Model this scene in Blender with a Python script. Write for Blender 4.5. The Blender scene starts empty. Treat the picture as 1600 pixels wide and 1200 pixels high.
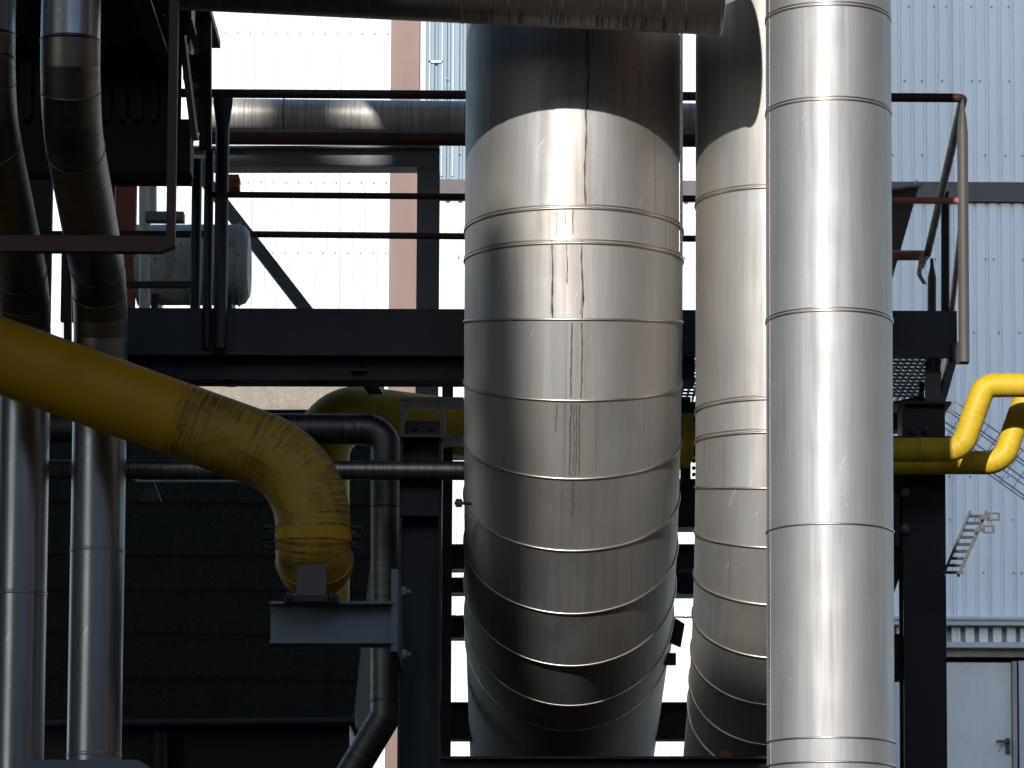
import bpy, math, random
from mathutils import Vector, Matrix, Euler
random.seed(7)
R = math.radians
scene = bpy.context.scene
col = scene.collection

# ------------------------------------------------------------------ camera
LENS, F = 135.0, 6000.0
PITCH, ROLL, SHIFT = 6.0, 0.3, 0.295
CAM = Vector((0, 0, 1.6))
cam_d = bpy.data.cameras.new('camera'); cam = bpy.data.objects.new('camera', cam_d); col.objects.link(cam)
cam_d.lens = LENS; cam_d.sensor_width = 36; cam_d.shift_y = SHIFT
cam_d.clip_start = 0.1; cam_d.clip_end = 2000
CM = Matrix.Rotation(R(90 + PITCH), 3, 'X') @ Matrix.Rotation(R(ROLL), 3, 'Z')
cam.matrix_world = Matrix.Translation(CAM) @ CM.to_4x4()
scene.camera = cam
FWD = CM @ Vector((0, 0, -1))

# ------------------------------------------------------------------ light
SUN_AZ, SUN_EL = 13.0, 20.8
w = bpy.data.worlds.new('World'); scene.world = w; w.use_nodes = True
wn = w.node_tree.nodes; wl = w.node_tree.links
sky = wn.new('ShaderNodeTexSky'); sky.sky_type = 'NISHITA'; sky.sun_disc = False
sky.sun_elevation = R(SUN_EL); sky.sun_rotation = R(180 + SUN_AZ)
sky.air_density = 1.0; sky.dust_density = 0.4; sky.ozone_density = 2.2
bg = wn['Background']; wl.new(sky.outputs[0], bg.inputs[0]); bg.inputs[1].default_value = 0.15
sd = bpy.data.lights.new('sun', 'SUN'); sun = bpy.data.objects.new('sun', sd); col.objects.link(sun)
sd.energy = 3.0; sd.angle = R(0.55); sd.color = (1.0, 0.96, 0.915)
sdir = Vector((math.sin(R(SUN_AZ)) * math.cos(R(SUN_EL)), math.cos(R(SUN_AZ)) * math.cos(R(SUN_EL)), -math.sin(R(SUN_EL))))
sun.rotation_euler = sdir.to_track_quat('-Z', 'Y').to_euler()
sun.location = (-8, -30, 30)
vs = scene.view_settings
vs.view_transform = 'Standard'; vs.look = 'None'; vs.exposure = 0.62; vs.gamma = 1
scene.render.resolution_x = 1024; scene.render.resolution_y = 768
scene.cycles.max_bounces = 8; scene.cycles.glossy_bounces = 5; scene.cycles.diffuse_bounces = 3
scene.cycles.sample_clamp_indirect = 6.0
scene.cycles.use_denoising = True

# ------------------------------------------------------------------ survey helpers
def W(px, py, Y):
    """the point at depth Y seen at photo pixel (px, py): used to survey where things stand"""
    v = CM @ Vector((((px - 800) / 1600) * 36 / LENS, ((600 - py) / 1600 + SHIFT) * 36 / LENS, -1))
    return CAM + v * (Y / v.y)
def S(n, px, py, Y):
    """metres covered by n photo pixels at that place"""
    return n * (W(px, py, Y) - CAM).dot(FWD) / F

# ------------------------------------------------------------------ mesh helpers
class MB:
    def __init__(s): s.v = []; s.f = []; s.sm = []; s.uv = {}
    def add(s, vs_, fs, smooth=False, uvs=None):
        o = len(s.v); s.v += [Vector(p) for p in vs_]
        for i, f in enumerate(fs):
            if uvs: s.uv[len(s.f)] = uvs[i]
            s.f.append([o + k for k in f]); s.sm.append(smooth)
        return s
    def box(s, c, d, rot=None):
        hx, hy, hz = d[0] / 2, d[1] / 2, d[2] / 2
        p = [Vector((x, y, z)) for x in (-hx, hx) for y in (-hy, hy) for z in (-hz, hz)]
        if rot is not None: p = [rot @ q for q in p]
        c = Vector(c)
        return s.add([c + q for q in p], [(0, 1, 3, 2), (4, 6, 7, 5), (0, 4, 5, 1), (2, 3, 7, 6), (0, 2, 6, 4), (1, 5, 7, 3)])
    def bar(s, p0, p1, wd, ht, up=(0, 0, 1)):
        p0, p1 = Vector(p0), Vector(p1); d = (p1 - p0)
        L = d.length; d.normalize(); u = Vector(up); x = d.cross(u).normalized(); u = x.cross(d)
        rot = Matrix((x, d, u)).transposed()
        return s.box((p0 + p1) / 2, (wd, L, ht), rot)
    def ibeam(s, p0, p1, h, b, tf=0.012, tw=0.008, up=(0, 0, 1)):
        p0, p1 = Vector(p0), Vector(p1); d = (p1 - p0).normalized()
        u = Vector(up); x = d.cross(u).normalized(); u = x.cross(d)
        H, B, T = h / 2, b / 2, tw / 2
        pr = [(-B, -H), (B, -H), (B, -H + tf), (T, -H + tf), (T, H - tf), (B, H - tf), (B, H), (-B, H), (-B, H - tf), (-T, H - tf), (-T, -H + tf), (-B, -H + tf)]
        n = 12
        vv = [p + x * a + u * c for p in (p0, p1) for a, c in pr]
        ff = [(i, (i + 1) % n, n + (i + 1) % n, n + i) for i in range(n)]
        ff += [(3, 2, 1, 0, 11, 10), (9, 8, 7, 6, 5, 4), (10, 9, 4, 3)]
        ff += [(n + 10, n + 11, n, n + 1, n + 2, n + 3), (n + 4, n + 5, n + 6, n + 7, n + 8, n + 9), (n + 3, n + 4, n + 9, n + 10)]
        return s.add(vv, ff)
    def tube(s, path, r, n=24, caps=True, ref=None, gores=False, uv0=0.0):
        """swept round section with mitred joints; r number or list of number / (ra, rb)"""
        P = [Vector(p) for p in path]; m = len(P)
        rr = r if isinstance(r, list) else [r] * m
        D = [(P[i + 1] - P[i]).normalized() for i in range(m - 1)]
        a = Vector(ref) if ref else (Vector((0, 0, 1)) if abs(D[0].z) < 0.9 else Vector((0, -1, 0)))
        x = (a - D[0] * a.dot(D[0])).normalized()
        fr = []
        for i in range(m - 1):
            if i:
                x = x - D[i] * x.dot(D[i]); x.normalize()
            fr.append((x.copy(), D[i].cross(x)))
        def ring(i, seg):
            xa, ya = fr[seg]; d = D[seg]
            if 0 < i < m - 1: b = (D[i - 1] + D[i]).normalized()
            else: b = d
            q = rr[i]; ra, rb = (q, q) if not isinstance(q, tuple) else q
            out = []
            for k in range(n):
                t = 2 * math.pi * k / n
                o = xa * (math.cos(t) * ra) + ya * (math.sin(t) * rb)
                out.append(P[i] + o - d * (o.dot(b) / d.dot(b)))
            return out
        L = uv0; r0 = rr[0] if not isinstance(rr[0], tuple) else rr[0][0]
        if gores:
            for i in range(m - 1):
                A, B_ = ring(i, i), ring(i + 1, i); dl = (P[i + 1] - P[i]).length
                ff = [(k, (k + 1) % n, n + (k + 1) % n, n + k) for k in range(n)]
                c = 2 * math.pi * r0 / n
                uu = [((k * c, L), ((k + 1) * c, L), ((k + 1) * c, L + dl), (k * c, L + dl)) for k in range(n)]
                s.add(A + B_, ff, True, uu); L += dl + 0.37
        else:
            vv = ring(0, 0); ff = []; uu = []; c = 2 * math.pi * r0 / n
            for i in range(1, m):
                vv += ring(i, min(i - 1, m - 2)); dl = (P[i] - P[i - 1]).length
                for k in range(n):
                    ff.append(((i - 1) * n + k, (i - 1) * n + (k + 1) % n, i * n + (k + 1) % n, i * n + k))
                    uu.append(((k * c, L), ((k + 1) * c, L), ((k + 1) * c, L + dl), (k * c, L + dl)))
                L += dl
            s.add(vv, ff, True, uu)
        if caps:
            s.add(ring(0, 0)[::-1], [tuple(range(n))]); s.add(ring(m - 1, m - 2), [tuple(range(n))])
        return s
    def ringbead(s, c, axis, r, br, n=64, nb=8, flat=1.0):
        """a rolled bead round a pipe: centre, axis, pipe radius, bead radius"""
        c = Vector(c); d = Vector(axis).normalized()
        a = Vector((0, 0, 1)) if abs(d.z) < 0.9 else Vector((0, -1, 0))
        x = (a - d * a.dot(d)).normalized(); y = d.cross(x)
        vv = []; ff = []
        for i in range(n):
            t = 2 * math.pi * i / n; o = x * math.cos(t) + y * math.sin(t)
            for j in range(nb):
                q = 2 * math.pi * j / nb
                vv.append(c + o * (r + br * math.cos(q)) + d * (br * flat * math.sin(q)))
        for i in range(n):
            for j in range(nb):
                ff.append((i * nb + j, i * nb + (j + 1) % nb, ((i + 1) % n) * nb + (j + 1) % nb, ((i + 1) % n) * nb + j))
        return s.add(vv, ff, True)
    def prism(s, poly, depth):
        """poly: list of front points (world); depth: vector"""
        n = len(poly); dv = Vector(depth); A = [Vector(p) for p in poly]; B_ = [p + dv for p in A]
        ff = [tuple(range(n)), tuple(range(2 * n - 1, n - 1, -1))] + [(i, n + i, n + (i + 1) % n, (i + 1) % n) for i in range(n)]
        return s.add(A + B_, ff)
    def bolt(s, c, axis, r=0.014, l=0.018):
        c = Vector(c); d = Vector(axis).normalized()
        s.tube([c, c + d * l], r, n=6); s.tube([c + d * l, c + d * l * 1.9], r * 0.5, n=8)
        return s
    def build(s, name, mat, parent=None):
        me = bpy.data.meshes.new(name)
        o0 = Vector((0, 0, 0)); p = parent
        while p is not None: o0 = o0 + Vector(p.location); p = p.parent
        me.from_pydata([v - o0 for v in s.v], [], s.f)
        me.polygons.foreach_set('use_smooth', s.sm)
        if s.uv:
            ul = me.uv_layers.new(name='UVMap')
            for pi, us in s.uv.items():
                for li, q in zip(me.polygons[pi].loop_indices, us): ul.data[li].uv = q
        me.materials.append(mat); me.update()
        import bmesh
        bm = bmesh.new(); bm.from_mesh(me); bmesh.ops.recalc_face_normals(bm, faces=bm.faces); bm.to_mesh(me); bm.free()
        o = bpy.data.objects.new(name, me); col.objects.link(o)
        if parent is not None: o.parent = parent
        return o

def thing(name, label, cat, loc, group=None):
    o = bpy.data.objects.new(name, None); col.objects.link(o); o.empty_display_size = 0.2
    o.location = loc; o['label'] = label; o['category'] = cat
    if group: o['group'] = group
    return o
def tag(o, label, cat, group=None):
    o['label'] = label; o['category'] = cat
    if group: o['group'] = group
    return o
def fillet(pts, rad, n=10):
    P = [Vector(p) for p in pts]; out = [P[0]]
    rad = rad if isinstance(rad, list) else [rad] * (len(P) - 2)
    for i in range(1, len(P) - 1):
        a = (P[i - 1] - P[i]).normalized(); b = (P[i + 1] - P[i]).normalized()
        ang = a.angle(b); t = rad[i - 1] / math.tan(ang / 2)
        bis = (a + b).normalized(); c = P[i] + bis * (rad[i - 1] / math.sin(ang / 2))
        s0 = P[i] + a * t - c; s1 = P[i] + b * t - c
        q = s0.rotation_difference(s1)
        ax, tot = q.to_axis_angle()
        for k in range(n + 1):
            out.append(c + Matrix.Rotation(tot * k / n, 3, ax) @ s0)
    out.append(P[-1]); return out

# ------------------------------------------------------------------ materials
class NT:
    def __init__(s, name):
        s.m = bpy.data.materials.new(name); s.m.use_nodes = True
        s.n = s.m.node_tree.nodes; s.l = s.m.node_tree.links; s.b = s.n['Principled BSDF']; s.out = s.n['Material Output']
    def new(s, t, **k):
        x = s.n.new(t)
        for a, v in k.items(): setattr(x, a, v)
        return x
    def noise(s, co, scale=(1, 1, 1), sc=1.0, detail=4, rough=0.55, dist=0.0):
        mp = s.new('ShaderNodeMapping'); mp.inputs['Scale'].default_value = scale; s.l.new(co, mp.inputs[0])
        nz = s.new('ShaderNodeTexNoise'); nz.inputs['Scale'].default_value = sc; nz.inputs['Detail'].default_value = detail
        nz.inputs['Roughness'].default_value = rough; nz.inputs['Distortion'].default_value = dist
        s.l.new(mp.outputs[0], nz.inputs['Vector']); return nz.outputs['Fac']
    def ramp(s, fac, stops, interp='LINEAR'):
        r = s.new('ShaderNodeValToRGB'); r.color_ramp.interpolation = interp
        e = r.color_ramp.elements
        while len(e) < len(stops): e.new(0.5)
        for i, (p, c) in enumerate(stops):
            e[i].position = p; e[i].color = (c, c, c, 1) if isinstance(c, (int, float)) else (*c, 1)
        s.l.new(fac, r.inputs[0]); return r.outputs[0]
    def mix(s, fac, a, b, mode='MIX'):
        x = s.new('ShaderNodeMix', data_type='RGBA', blend_type=mode)
        for v, i in ((fac, 0), (a, 6), (b, 7)):
            if isinstance(v, (int, float)): x.inputs[i].default_value = v if i == 0 else (v, v, v, 1)
            elif isinstance(v, tuple): x.inputs[i].default_value = (*v, 1)
            else: s.l.new(v, x.inputs[i])
        return x.outputs[2]
    def math(s, op, a, b=0.0):
        x = s.new('ShaderNodeMath', operation=op)
        for v, i in ((a, 0), (b, 1)):
            if isinstance(v, (int, float)): x.inputs[i].default_value = v
            else: s.l.new(v, x.inputs[i])
        return x.outputs[0]
    def skew(s, co, ang):
        m = s.new('ShaderNodeMapping'); m.inputs['Rotation'].default_value = (0, 0, ang); s.l.new(co, m.inputs[0]); return m.outputs[0]
    def bump(s, h, strength, dist, prev=None):
        b = s.new('ShaderNodeBump'); b.inputs['Strength'].default_value = strength; b.inputs['Distance'].default_value = dist
        s.l.new(h, b.inputs['Height'])
        if prev is not None: s.l.new(prev, b.inputs['Normal'])
        return b.outputs[0]
    def setc(s, name, v):
        i = s.b.inputs[name]
        if isinstance(v, (int, float)): i.default_value = v
        elif isinstance(v, tuple): i.default_value = (*v, 1)
        else: s.l.new(v, i)

def uvco(n): return n.new('ShaderNodeTexCoord').outputs['UV']
def obco(n): return n.new('ShaderNodeTexCoord').outputs['Object']

def steel(name, tint=(0.56, 0.55, 0.54), r1=0.52, r2=0.30, mixf=0.35, warm=0.5, dent=0.5, grime=0.3, along=True):
    """brushed stainless jacket: brush marks run along the pipe, soft dents, water marks"""
    n = NT(name); uv = uvco(n)
    fine = n.noise(uv, (170, 1.6, 1), 1.0, 5, 0.7)
    mid = n.noise(uv, (26, 0.9, 1), 1.0, 4, 0.6, 0.3)
    broad = n.noise(uv, (5, 0.8, 1), 1.0, 3, 0.5)
    blot = n.noise(uv, (3.2, 3.2, 1), 1.0, 5, 0.6, 0.5)
    c = n.mix(n.ramp(broad, [(0.35, 0.0), (0.68, 1.0)]), tint, (tint[0] * 1.0, tint[1] * (1 - 0.09 * warm), tint[2] * (1 - 0.20 * warm)))
    c = n.mix(n.ramp(mid, [(0.3, 0.0), (0.7, 0.42)]), c, (tint[0] * 0.62, tint[1] * 0.62, tint[2] * 0.63))
    c = n.mix(n.ramp(fine, [(0.35, 0.0), (0.75, 0.30)]), c, (tint[0] * 0.5, tint[1] * 0.5, tint[2] * 0.5))
    st = n.noise(uv, (42, 0.55, 1), 1.0, 2, 0.5, 0.6)
    c = n.mix(n.math('MULTIPLY', n.ramp(st, [(0.66, 0.0), (0.74, 1.0)]), grime), c, (0.20, 0.14, 0.10))
    # short bright scuffs
    sc = n.noise(n.skew(uv, 0.5), (75, 7, 1), 1.0, 3, 0.75, 1.0)
    sc2 = n.noise(uv, (2.5, 2.5, 1), 3.1, 2, 0.5)
    scf = n.math('MULTIPLY', n.ramp(sc, [(0.66, 0.0), (0.69, 1.0)]), n.ramp(sc2, [(0.50, 0.0), (0.58, 0.8)]))
    c = n.mix(scf, c, (0.78, 0.77, 0.76))
    n.setc('Base Color', c); n.setc('Metallic', 1.0)
    ro = n.math('ADD', n.math('MULTIPLY', blot, 0.22), r1 - 0.11)
    ro = n.math('ADD', ro, n.math('MULTIPLY', n.math('SUBTRACT', mid, 0.5), 0.25))
    n.setc('Roughness', ro)
    b = n.bump(fine, 0.10, 0.002)
    low = n.noise(uv, (2.2, 1.3, 1), 1.0, 2, 0.4)
    b = n.bump(low, 0.35 * dent, 0.03, b)
    n.l.new(b, n.b.inputs['Normal'])
    g = n.new('ShaderNodeBsdfAnisotropic'); g.inputs['Roughness'].default_value = r2
    n.l.new(c, g.inputs['Color']); n.l.new(b, g.inputs['Normal'])
    mx = n.new('ShaderNodeMixShader'); mx.inputs[0].default_value = mixf
    n.l.new(n.b.outputs[0], mx.inputs[1]); n.l.new(g.outputs[0], mx.inputs[2]); n.l.new(mx.outputs[0], n.out.inputs[0])
    return n.m

def weathered(name, tint=(0.42, 0.40, 0.38), dark=(0.07, 0.06, 0.05), amt=0.75, rough=0.45, metal=1.0, hi=0.62):
    """dirty metal jacket of a lying pipe: runs of dirt round the section"""
    n = NT(name); uv = uvco(n)
    runs = n.noise(uv, (1.4, 75, 1), 1.0, 5, 0.7, 0.4)
    runs2 = n.noise(uv, (3.5, 22, 1), 1.0, 4, 0.6, 0.8)
    spots = n.noise(uv, (18, 18, 1), 1.0, 4, 0.7)
    c = n.mix(n.math('MULTIPLY', n.ramp(runs, [(0.42, 0.0), (hi, 1.0)]), amt), tint, dark)
    c = n.mix(n.math('MULTIPLY', n.ramp(runs2, [(0.5, 0.0), (0.75, 1.0)]), amt * 0.6), c, dark)
    c = n.mix(n.math('MULTIPLY', n.ramp(spots, [(0.66, 0.0), (0.74, 1.0)]), amt), c, (0.10, 0.05, 0.03))
    n.setc('Base Color', c); n.setc('Metallic', metal)
    n.setc('Roughness', n.math('ADD', n.math('MULTIPLY', runs, 0.3), rough - 0.12))
    n.l.new(n.bump(spots, 0.15, 0.004), n.b.inputs['Normal'])
    return n.m

def paint(name, c1, c2=None, c3=None, rough=0.55, amt=0.6, scale=6.0, bump=0.15, spec=0.4, streak=(1, 1, 0.25), flake=None):
    """old paint: two tones, runs down the surface, chipped spots"""
    n = NT(name); co = obco(n)
    c2 = c2 or tuple(x * 0.6 for x in c1); c3 = c3 or c2
    a = n.noise(co, streak, scale, 5, 0.65, 0.3); b = n.noise(co, (1, 1, 1), scale * 5, 4, 0.7)
    c = n.mix(n.math('MULTIPLY', n.ramp(a, [(0.38, 0.0), (0.72, 1.0)]), amt), c1, c2)
    lo = flake if flake is not None else 0.64
    c = n.mix(n.math('MULTIPLY', n.ramp(b, [(lo, 0.0), (lo + 0.06, 1.0)]), amt), c, c3)
    n.setc('Base Color', c); n.setc('Roughness', n.math('ADD', n.math('MULTIPLY', a, 0.3), rough - 0.15))
    n.setc('Specular IOR Level', spec)
    n.l.new(n.bump(b, bump, 0.003), n.b.inputs['Normal'])
    return n.m

def yellow(name, base, dirt, amt, vstart=-1.0):
    """old yellow pipe paint; past vstart metres along the pipe grime sits in fine rings across it"""
    n = NT(name); uv = uvco(n)
    sep = n.new('ShaderNodeSeparateXYZ'); n.l.new(uv, sep.inputs[0])
    wob = n.math('ADD', sep.outputs[1], n.math('MULTIPLY', n.noise(uv, (3, 1, 1), 1.0, 2), 0.06))
    old = n.ramp(n.math('ADD', n.math('SUBTRACT', wob, vstart), 0.5), [(0.50, 0.0), (0.515, 1.0)])
    tone = n.noise(uv, (2.2, 1.6, 1), 1.0, 4, 0.6)
    c = n.mix(n.ramp(tone, [(0.3, 0.0), (0.75, 0.75)]), base, (base[0] * 0.80, base[1] * 0.70, base[2] * 0.8))
    faded = n.mix(n.ramp(tone, [(0.35, 0.0), (0.7, 1.0)]), (base[0] * 0.92, base[1] * 1.0, base[2] + 0.03), (base[0] * 0.70, base[1] * 0.72, base[2] + 0.02))
    c = n.mix(n.math('MULTIPLY', old, 0.8), c, faded)
    rings = n.noise(uv, (2.0, 120, 1), 1.0, 3, 0.65, 0.25)
    patch = n.noise(uv, (5.0, 3.4, 1), 1.0, 5, 0.7, 0.6)
    k = n.math('MULTIPLY', n.ramp(rings, [(0.44, 0.0), (0.56, 1.0)]), n.ramp(patch, [(0.40, 0.10), (0.60, 1.0)]))
    c = n.mix(n.math('MULTIPLY', n.math('MULTIPLY', k, amt), n.ramp(old, [(0.0, 0.10), (1.0, 1.0)])), c, dirt)
    smear = n.noise(uv, (7, 3, 1), 1.0, 6, 0.75, 1.2)
    c = n.mix(n.math('MULTIPLY', n.math('MULTIPLY', n.ramp(smear, [(0.52, 0.0), (0.66, 1.0)]), amt * 0.75), n.ramp(old, [(0.0, 0.25), (1.0, 1.0)])), c, (dirt[0] * 1.6, dirt[1] * 1.5, dirt[2] * 1.4))
    chips = n.noise(uv, (60, 60, 1), 1.0, 3, 0.8, 0.8)
    c = n.mix(n.math('MULTIPLY', n.ramp(chips, [(0.69, 0.0), (0.72, 1.0)]), amt * 0.8), c, (0.04, 0.04, 0.025))
    n.setc('Base Color', c); n.setc('Roughness', n.math('ADD', n.math('MULTIPLY', smear, 0.35), 0.36))
    n.setc('Specular IOR Level', 0.3)
    n.l.new(n.bump(smear, 0.12, 0.003), n.b.inputs['Normal'])
    return n.m

M = {}
M['duct'] = steel('brushed_steel_duct', (0.50, 0.495, 0.49), 0.68, 0.33, 0.09, 1.0, 0.8, 0.40)
M['front'] = steel('brushed_steel_front_pipe', (0.55, 0.555, 0.56), 0.74, 0.36, 0.09, 0.4, 0.65, 0.30)
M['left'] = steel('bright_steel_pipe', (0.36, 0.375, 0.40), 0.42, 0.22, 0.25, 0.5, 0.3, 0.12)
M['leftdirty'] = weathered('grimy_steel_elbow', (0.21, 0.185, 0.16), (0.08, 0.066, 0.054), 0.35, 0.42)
M['bead'] = weathered('seam_bead_steel', (0.55, 0.49, 0.43), (0.16, 0.11, 0.08), 0.3, 0.38)
M['stain'] = paint('dried_drip_stain', (0.10, 0.07, 0.055), (0.15, 0.11, 0.085), rough=0.6, amt=0.5, scale=20)
M['lagged'] = weathered('weathered_pipe_jacket', (0.66, 0.63, 0.59), (0.14, 0.115, 0.10), 0.7, 0.5, 0.4, 0.72)
M['lagged_small'] = weathered('streaky_small_pipe_jacket', (0.46, 0.43, 0.39), (0.08, 0.07, 0.06), 0.65, 0.40, 1.0, 0.66)
M['lagged_dark'] = weathered('sooty_pipe_jacket', (0.17, 0.165, 0.16), (0.07, 0.066, 0.06), 0.5, 0.48)
M['overhead'] = weathered('streaked_overhead_jacket', (0.28, 0.255, 0.235), (0.10, 0.08, 0.07), 0.45, 0.5, 1.0, 0.78)
M['yellow_dirty'] = yellow('grimy_yellow_paint', (0.50, 0.272, 0.007), (0.034, 0.036, 0.010), 0.85, 1.57)
M['yellow'] = yellow('yellow_paint', (0.82, 0.54, 0.01), (0.18, 0.12, 0.02), 0.32)
M['black'] = paint('black_steel_paint', (0.014, 0.016, 0.020), (0.010, 0.011, 0.013), (0.035, 0.022, 0.016), rough=0.5, amt=0.7, scale=3)
M['navy'] = paint('dark_blue_grey_paint', (0.024, 0.028, 0.035), (0.016, 0.018, 0.023), (0.08, 0.05, 0.035), rough=0.5, amt=0.6, scale=3)
M['bluegrey'] = paint('blue_grey_steel_paint', (0.16, 0.19, 0.22), (0.105, 0.125, 0.145), (0.14, 0.09, 0.06), rough=0.5, amt=0.5, scale=3, flake=0.70)
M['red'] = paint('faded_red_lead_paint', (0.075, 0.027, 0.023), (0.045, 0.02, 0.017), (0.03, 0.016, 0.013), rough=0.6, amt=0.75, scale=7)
M['redbright'] = paint('pink_red_rail_paint', (0.55, 0.20, 0.15), (0.38, 0.14, 0.10), (0.20, 0.09, 0.06), rough=0.6, amt=0.6, scale=8)  # same rail red made paler: sun on these lengths put into the colour
M['postgrey'] = paint('galvanised_post', (0.105, 0.097, 0.087), (0.07, 0.062, 0.055), (0.12, 0.07, 0.045), rough=0.55, amt=0.6, scale=8)
M['galv'] = paint('galvanised_steel', (0.36, 0.36, 0.36), (0.24, 0.24, 0.25), (0.28, 0.20, 0.14), rough=0.45, amt=0.5, scale=10, flake=0.70)
M['rust'] = paint('rusty_plate', (0.30, 0.085, 0.03), (0.16, 0.05, 0.025), (0.07, 0.03, 0.02), rough=0.85, amt=0.7, scale=9, bump=0.4)
M['white'] = paint('pale_blue_cladding', (0.83, 0.855, 0.87), (0.80, 0.825, 0.845), (0.75, 0.78, 0.80), rough=0.5, amt=0.5, scale=0.9, bump=0.03, streak=(1, 1, 0.12), flake=0.72)
M['bluesheet'] = paint('weathered_blue_sheet', (0.25, 0.325, 0.38), (0.225, 0.295, 0.35), (0.20, 0.25, 0.29), rough=0.5, amt=0.5, scale=0.9, bump=0.03, streak=(1, 1, 0.12), flake=0.72)  # same cladding made darker: shade on this stretch put into the colour
M['brown'] = paint('brown_trim', (0.205, 0.122, 0.094), (0.175, 0.105, 0.083), (0.27, 0.18, 0.15), rough=0.5, amt=0.5, scale=1.5, bump=0.03, flake=0.74)
M['brownband'] = paint('dark_brown_band', (0.085, 0.068, 0.068), (0.07, 0.056, 0.056), rough=0.5, amt=0.5, scale=1.5, bump=0.03, flake=0.74)
M['door'] = paint('dirty_white_door', (0.66, 0.66, 0.63), (0.46, 0.45, 0.41), (0.36, 0.34, 0.30), rough=0.55, amt=0.55, scale=2.2, bump=0.05, streak=(1, 1, 0.3), flake=0.66)
M['trimgrey'] = paint('light_grey_trim', (0.52, 0.54, 0.55), (0.40, 0.41, 0.42), rough=0.45, amt=0.5, scale=3, flake=0.70)
M['framedirty'] = paint('stained_door_frame', (0.36, 0.33, 0.30), (0.22, 0.19, 0.17), (0.15, 0.12, 0.10), rough=0.6, amt=0.6, scale=6)
M['felt'] = paint('mineral_felt_cladding', (0.034, 0.038, 0.033), (0.024, 0.028, 0.025), (0.052, 0.055, 0.048), rough=0.95, amt=0.75, scale=9, bump=0.9, spec=0.1, flake=0.53)  # darker than the felt itself: deep shade put into the colour
M['feltpale'] = paint('pale_mineral_course', (0.36, 0.315, 0.265), (0.29, 0.255, 0.215), (0.46, 0.41, 0.35), rough=0.95, amt=0.75, scale=14, bump=0.9, spec=0.1, flake=0.53)  # same felt made pale: sun on the vessel's top edge put into the colour
M['feltseam'] = paint('felt_lap', (0.018, 0.018, 0.016), rough=0.9, amt=0.6, scale=9)
M['drum'] = paint('stained_white_drum', (0.62, 0.66, 0.69), (0.10, 0.09, 0.04), (0.06, 0.05, 0.03), rough=0.5, amt=0.85, scale=5, streak=(1, 1, 0.14), flake=0.60)
M['orangebrown'] = paint('red_oxide_panel', (0.26, 0.09, 0.055), (0.13, 0.05, 0.035), (0.05, 0.03, 0.025), rough=0.7, amt=0.7, scale=6)
M['whitepipe'] = paint('white_plastic_pipe', (0.62, 0.62, 0.62), (0.45, 0.45, 0.45), rough=0.45, amt=0.4, scale=5, flake=0.72)
M['grating'] = paint('grating_steel', (0.10, 0.12, 0.145), (0.06, 0.07, 0.085), rough=0.5, amt=0.6, scale=12)
M['hood'] = paint('brown_grey_hood', (0.19, 0.15, 0.125), (0.11, 0.085, 0.07), (0.25, 0.2, 0.16), rough=0.6, amt=0.6, scale=5)
M['screw'] = paint('screw_heads', (0.24, 0.28, 0.31), rough=0.5, amt=0.3)
M['tape'] = paint('red_white_tape', (0.88, 0.85, 0.84), (0.62, 0.2, 0.17), rough=0.5, amt=1.0, scale=26, streak=(1, 1, 1))
M['handle'] = paint('dark_handle', (0.05, 0.055, 0.06), rough=0.4, amt=0.4)
M['redtie'] = paint('red_tie', (0.45, 0.10, 0.10), rough=0.5, amt=0.3)
M['ground'] = paint('yard_ground', (0.042, 0.029, 0.020), (0.030, 0.022, 0.016), (0.06, 0.045, 0.034), rough=0.9, amt=0.7, scale=0.9, bump=0.3, spec=0.2, streak=(1, 1, 1))
M['silo'] = paint('grey_silo_shell', (0.20, 0.20, 0.20), (0.14, 0.14, 0.14), rough=0.6, amt=0.6, scale=1.0)
M['brick'] = paint('dark_brick', (0.12, 0.075, 0.055), (0.08, 0.05, 0.04), rough=0.85, amt=0.7, scale=2.0)
M['orangebrick'] = paint('orange_brick', (0.34, 0.15, 0.07), (0.26, 0.11, 0.055), rough=0.85, amt=0.7, scale=2.0)  # orange chosen to throw warm reflections onto the steel
M['bark'] = paint('bark', (0.09, 0.07, 0.055), (0.05, 0.04, 0.03), rough=0.95, amt=0.8, scale=8, bump=0.6)

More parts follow.
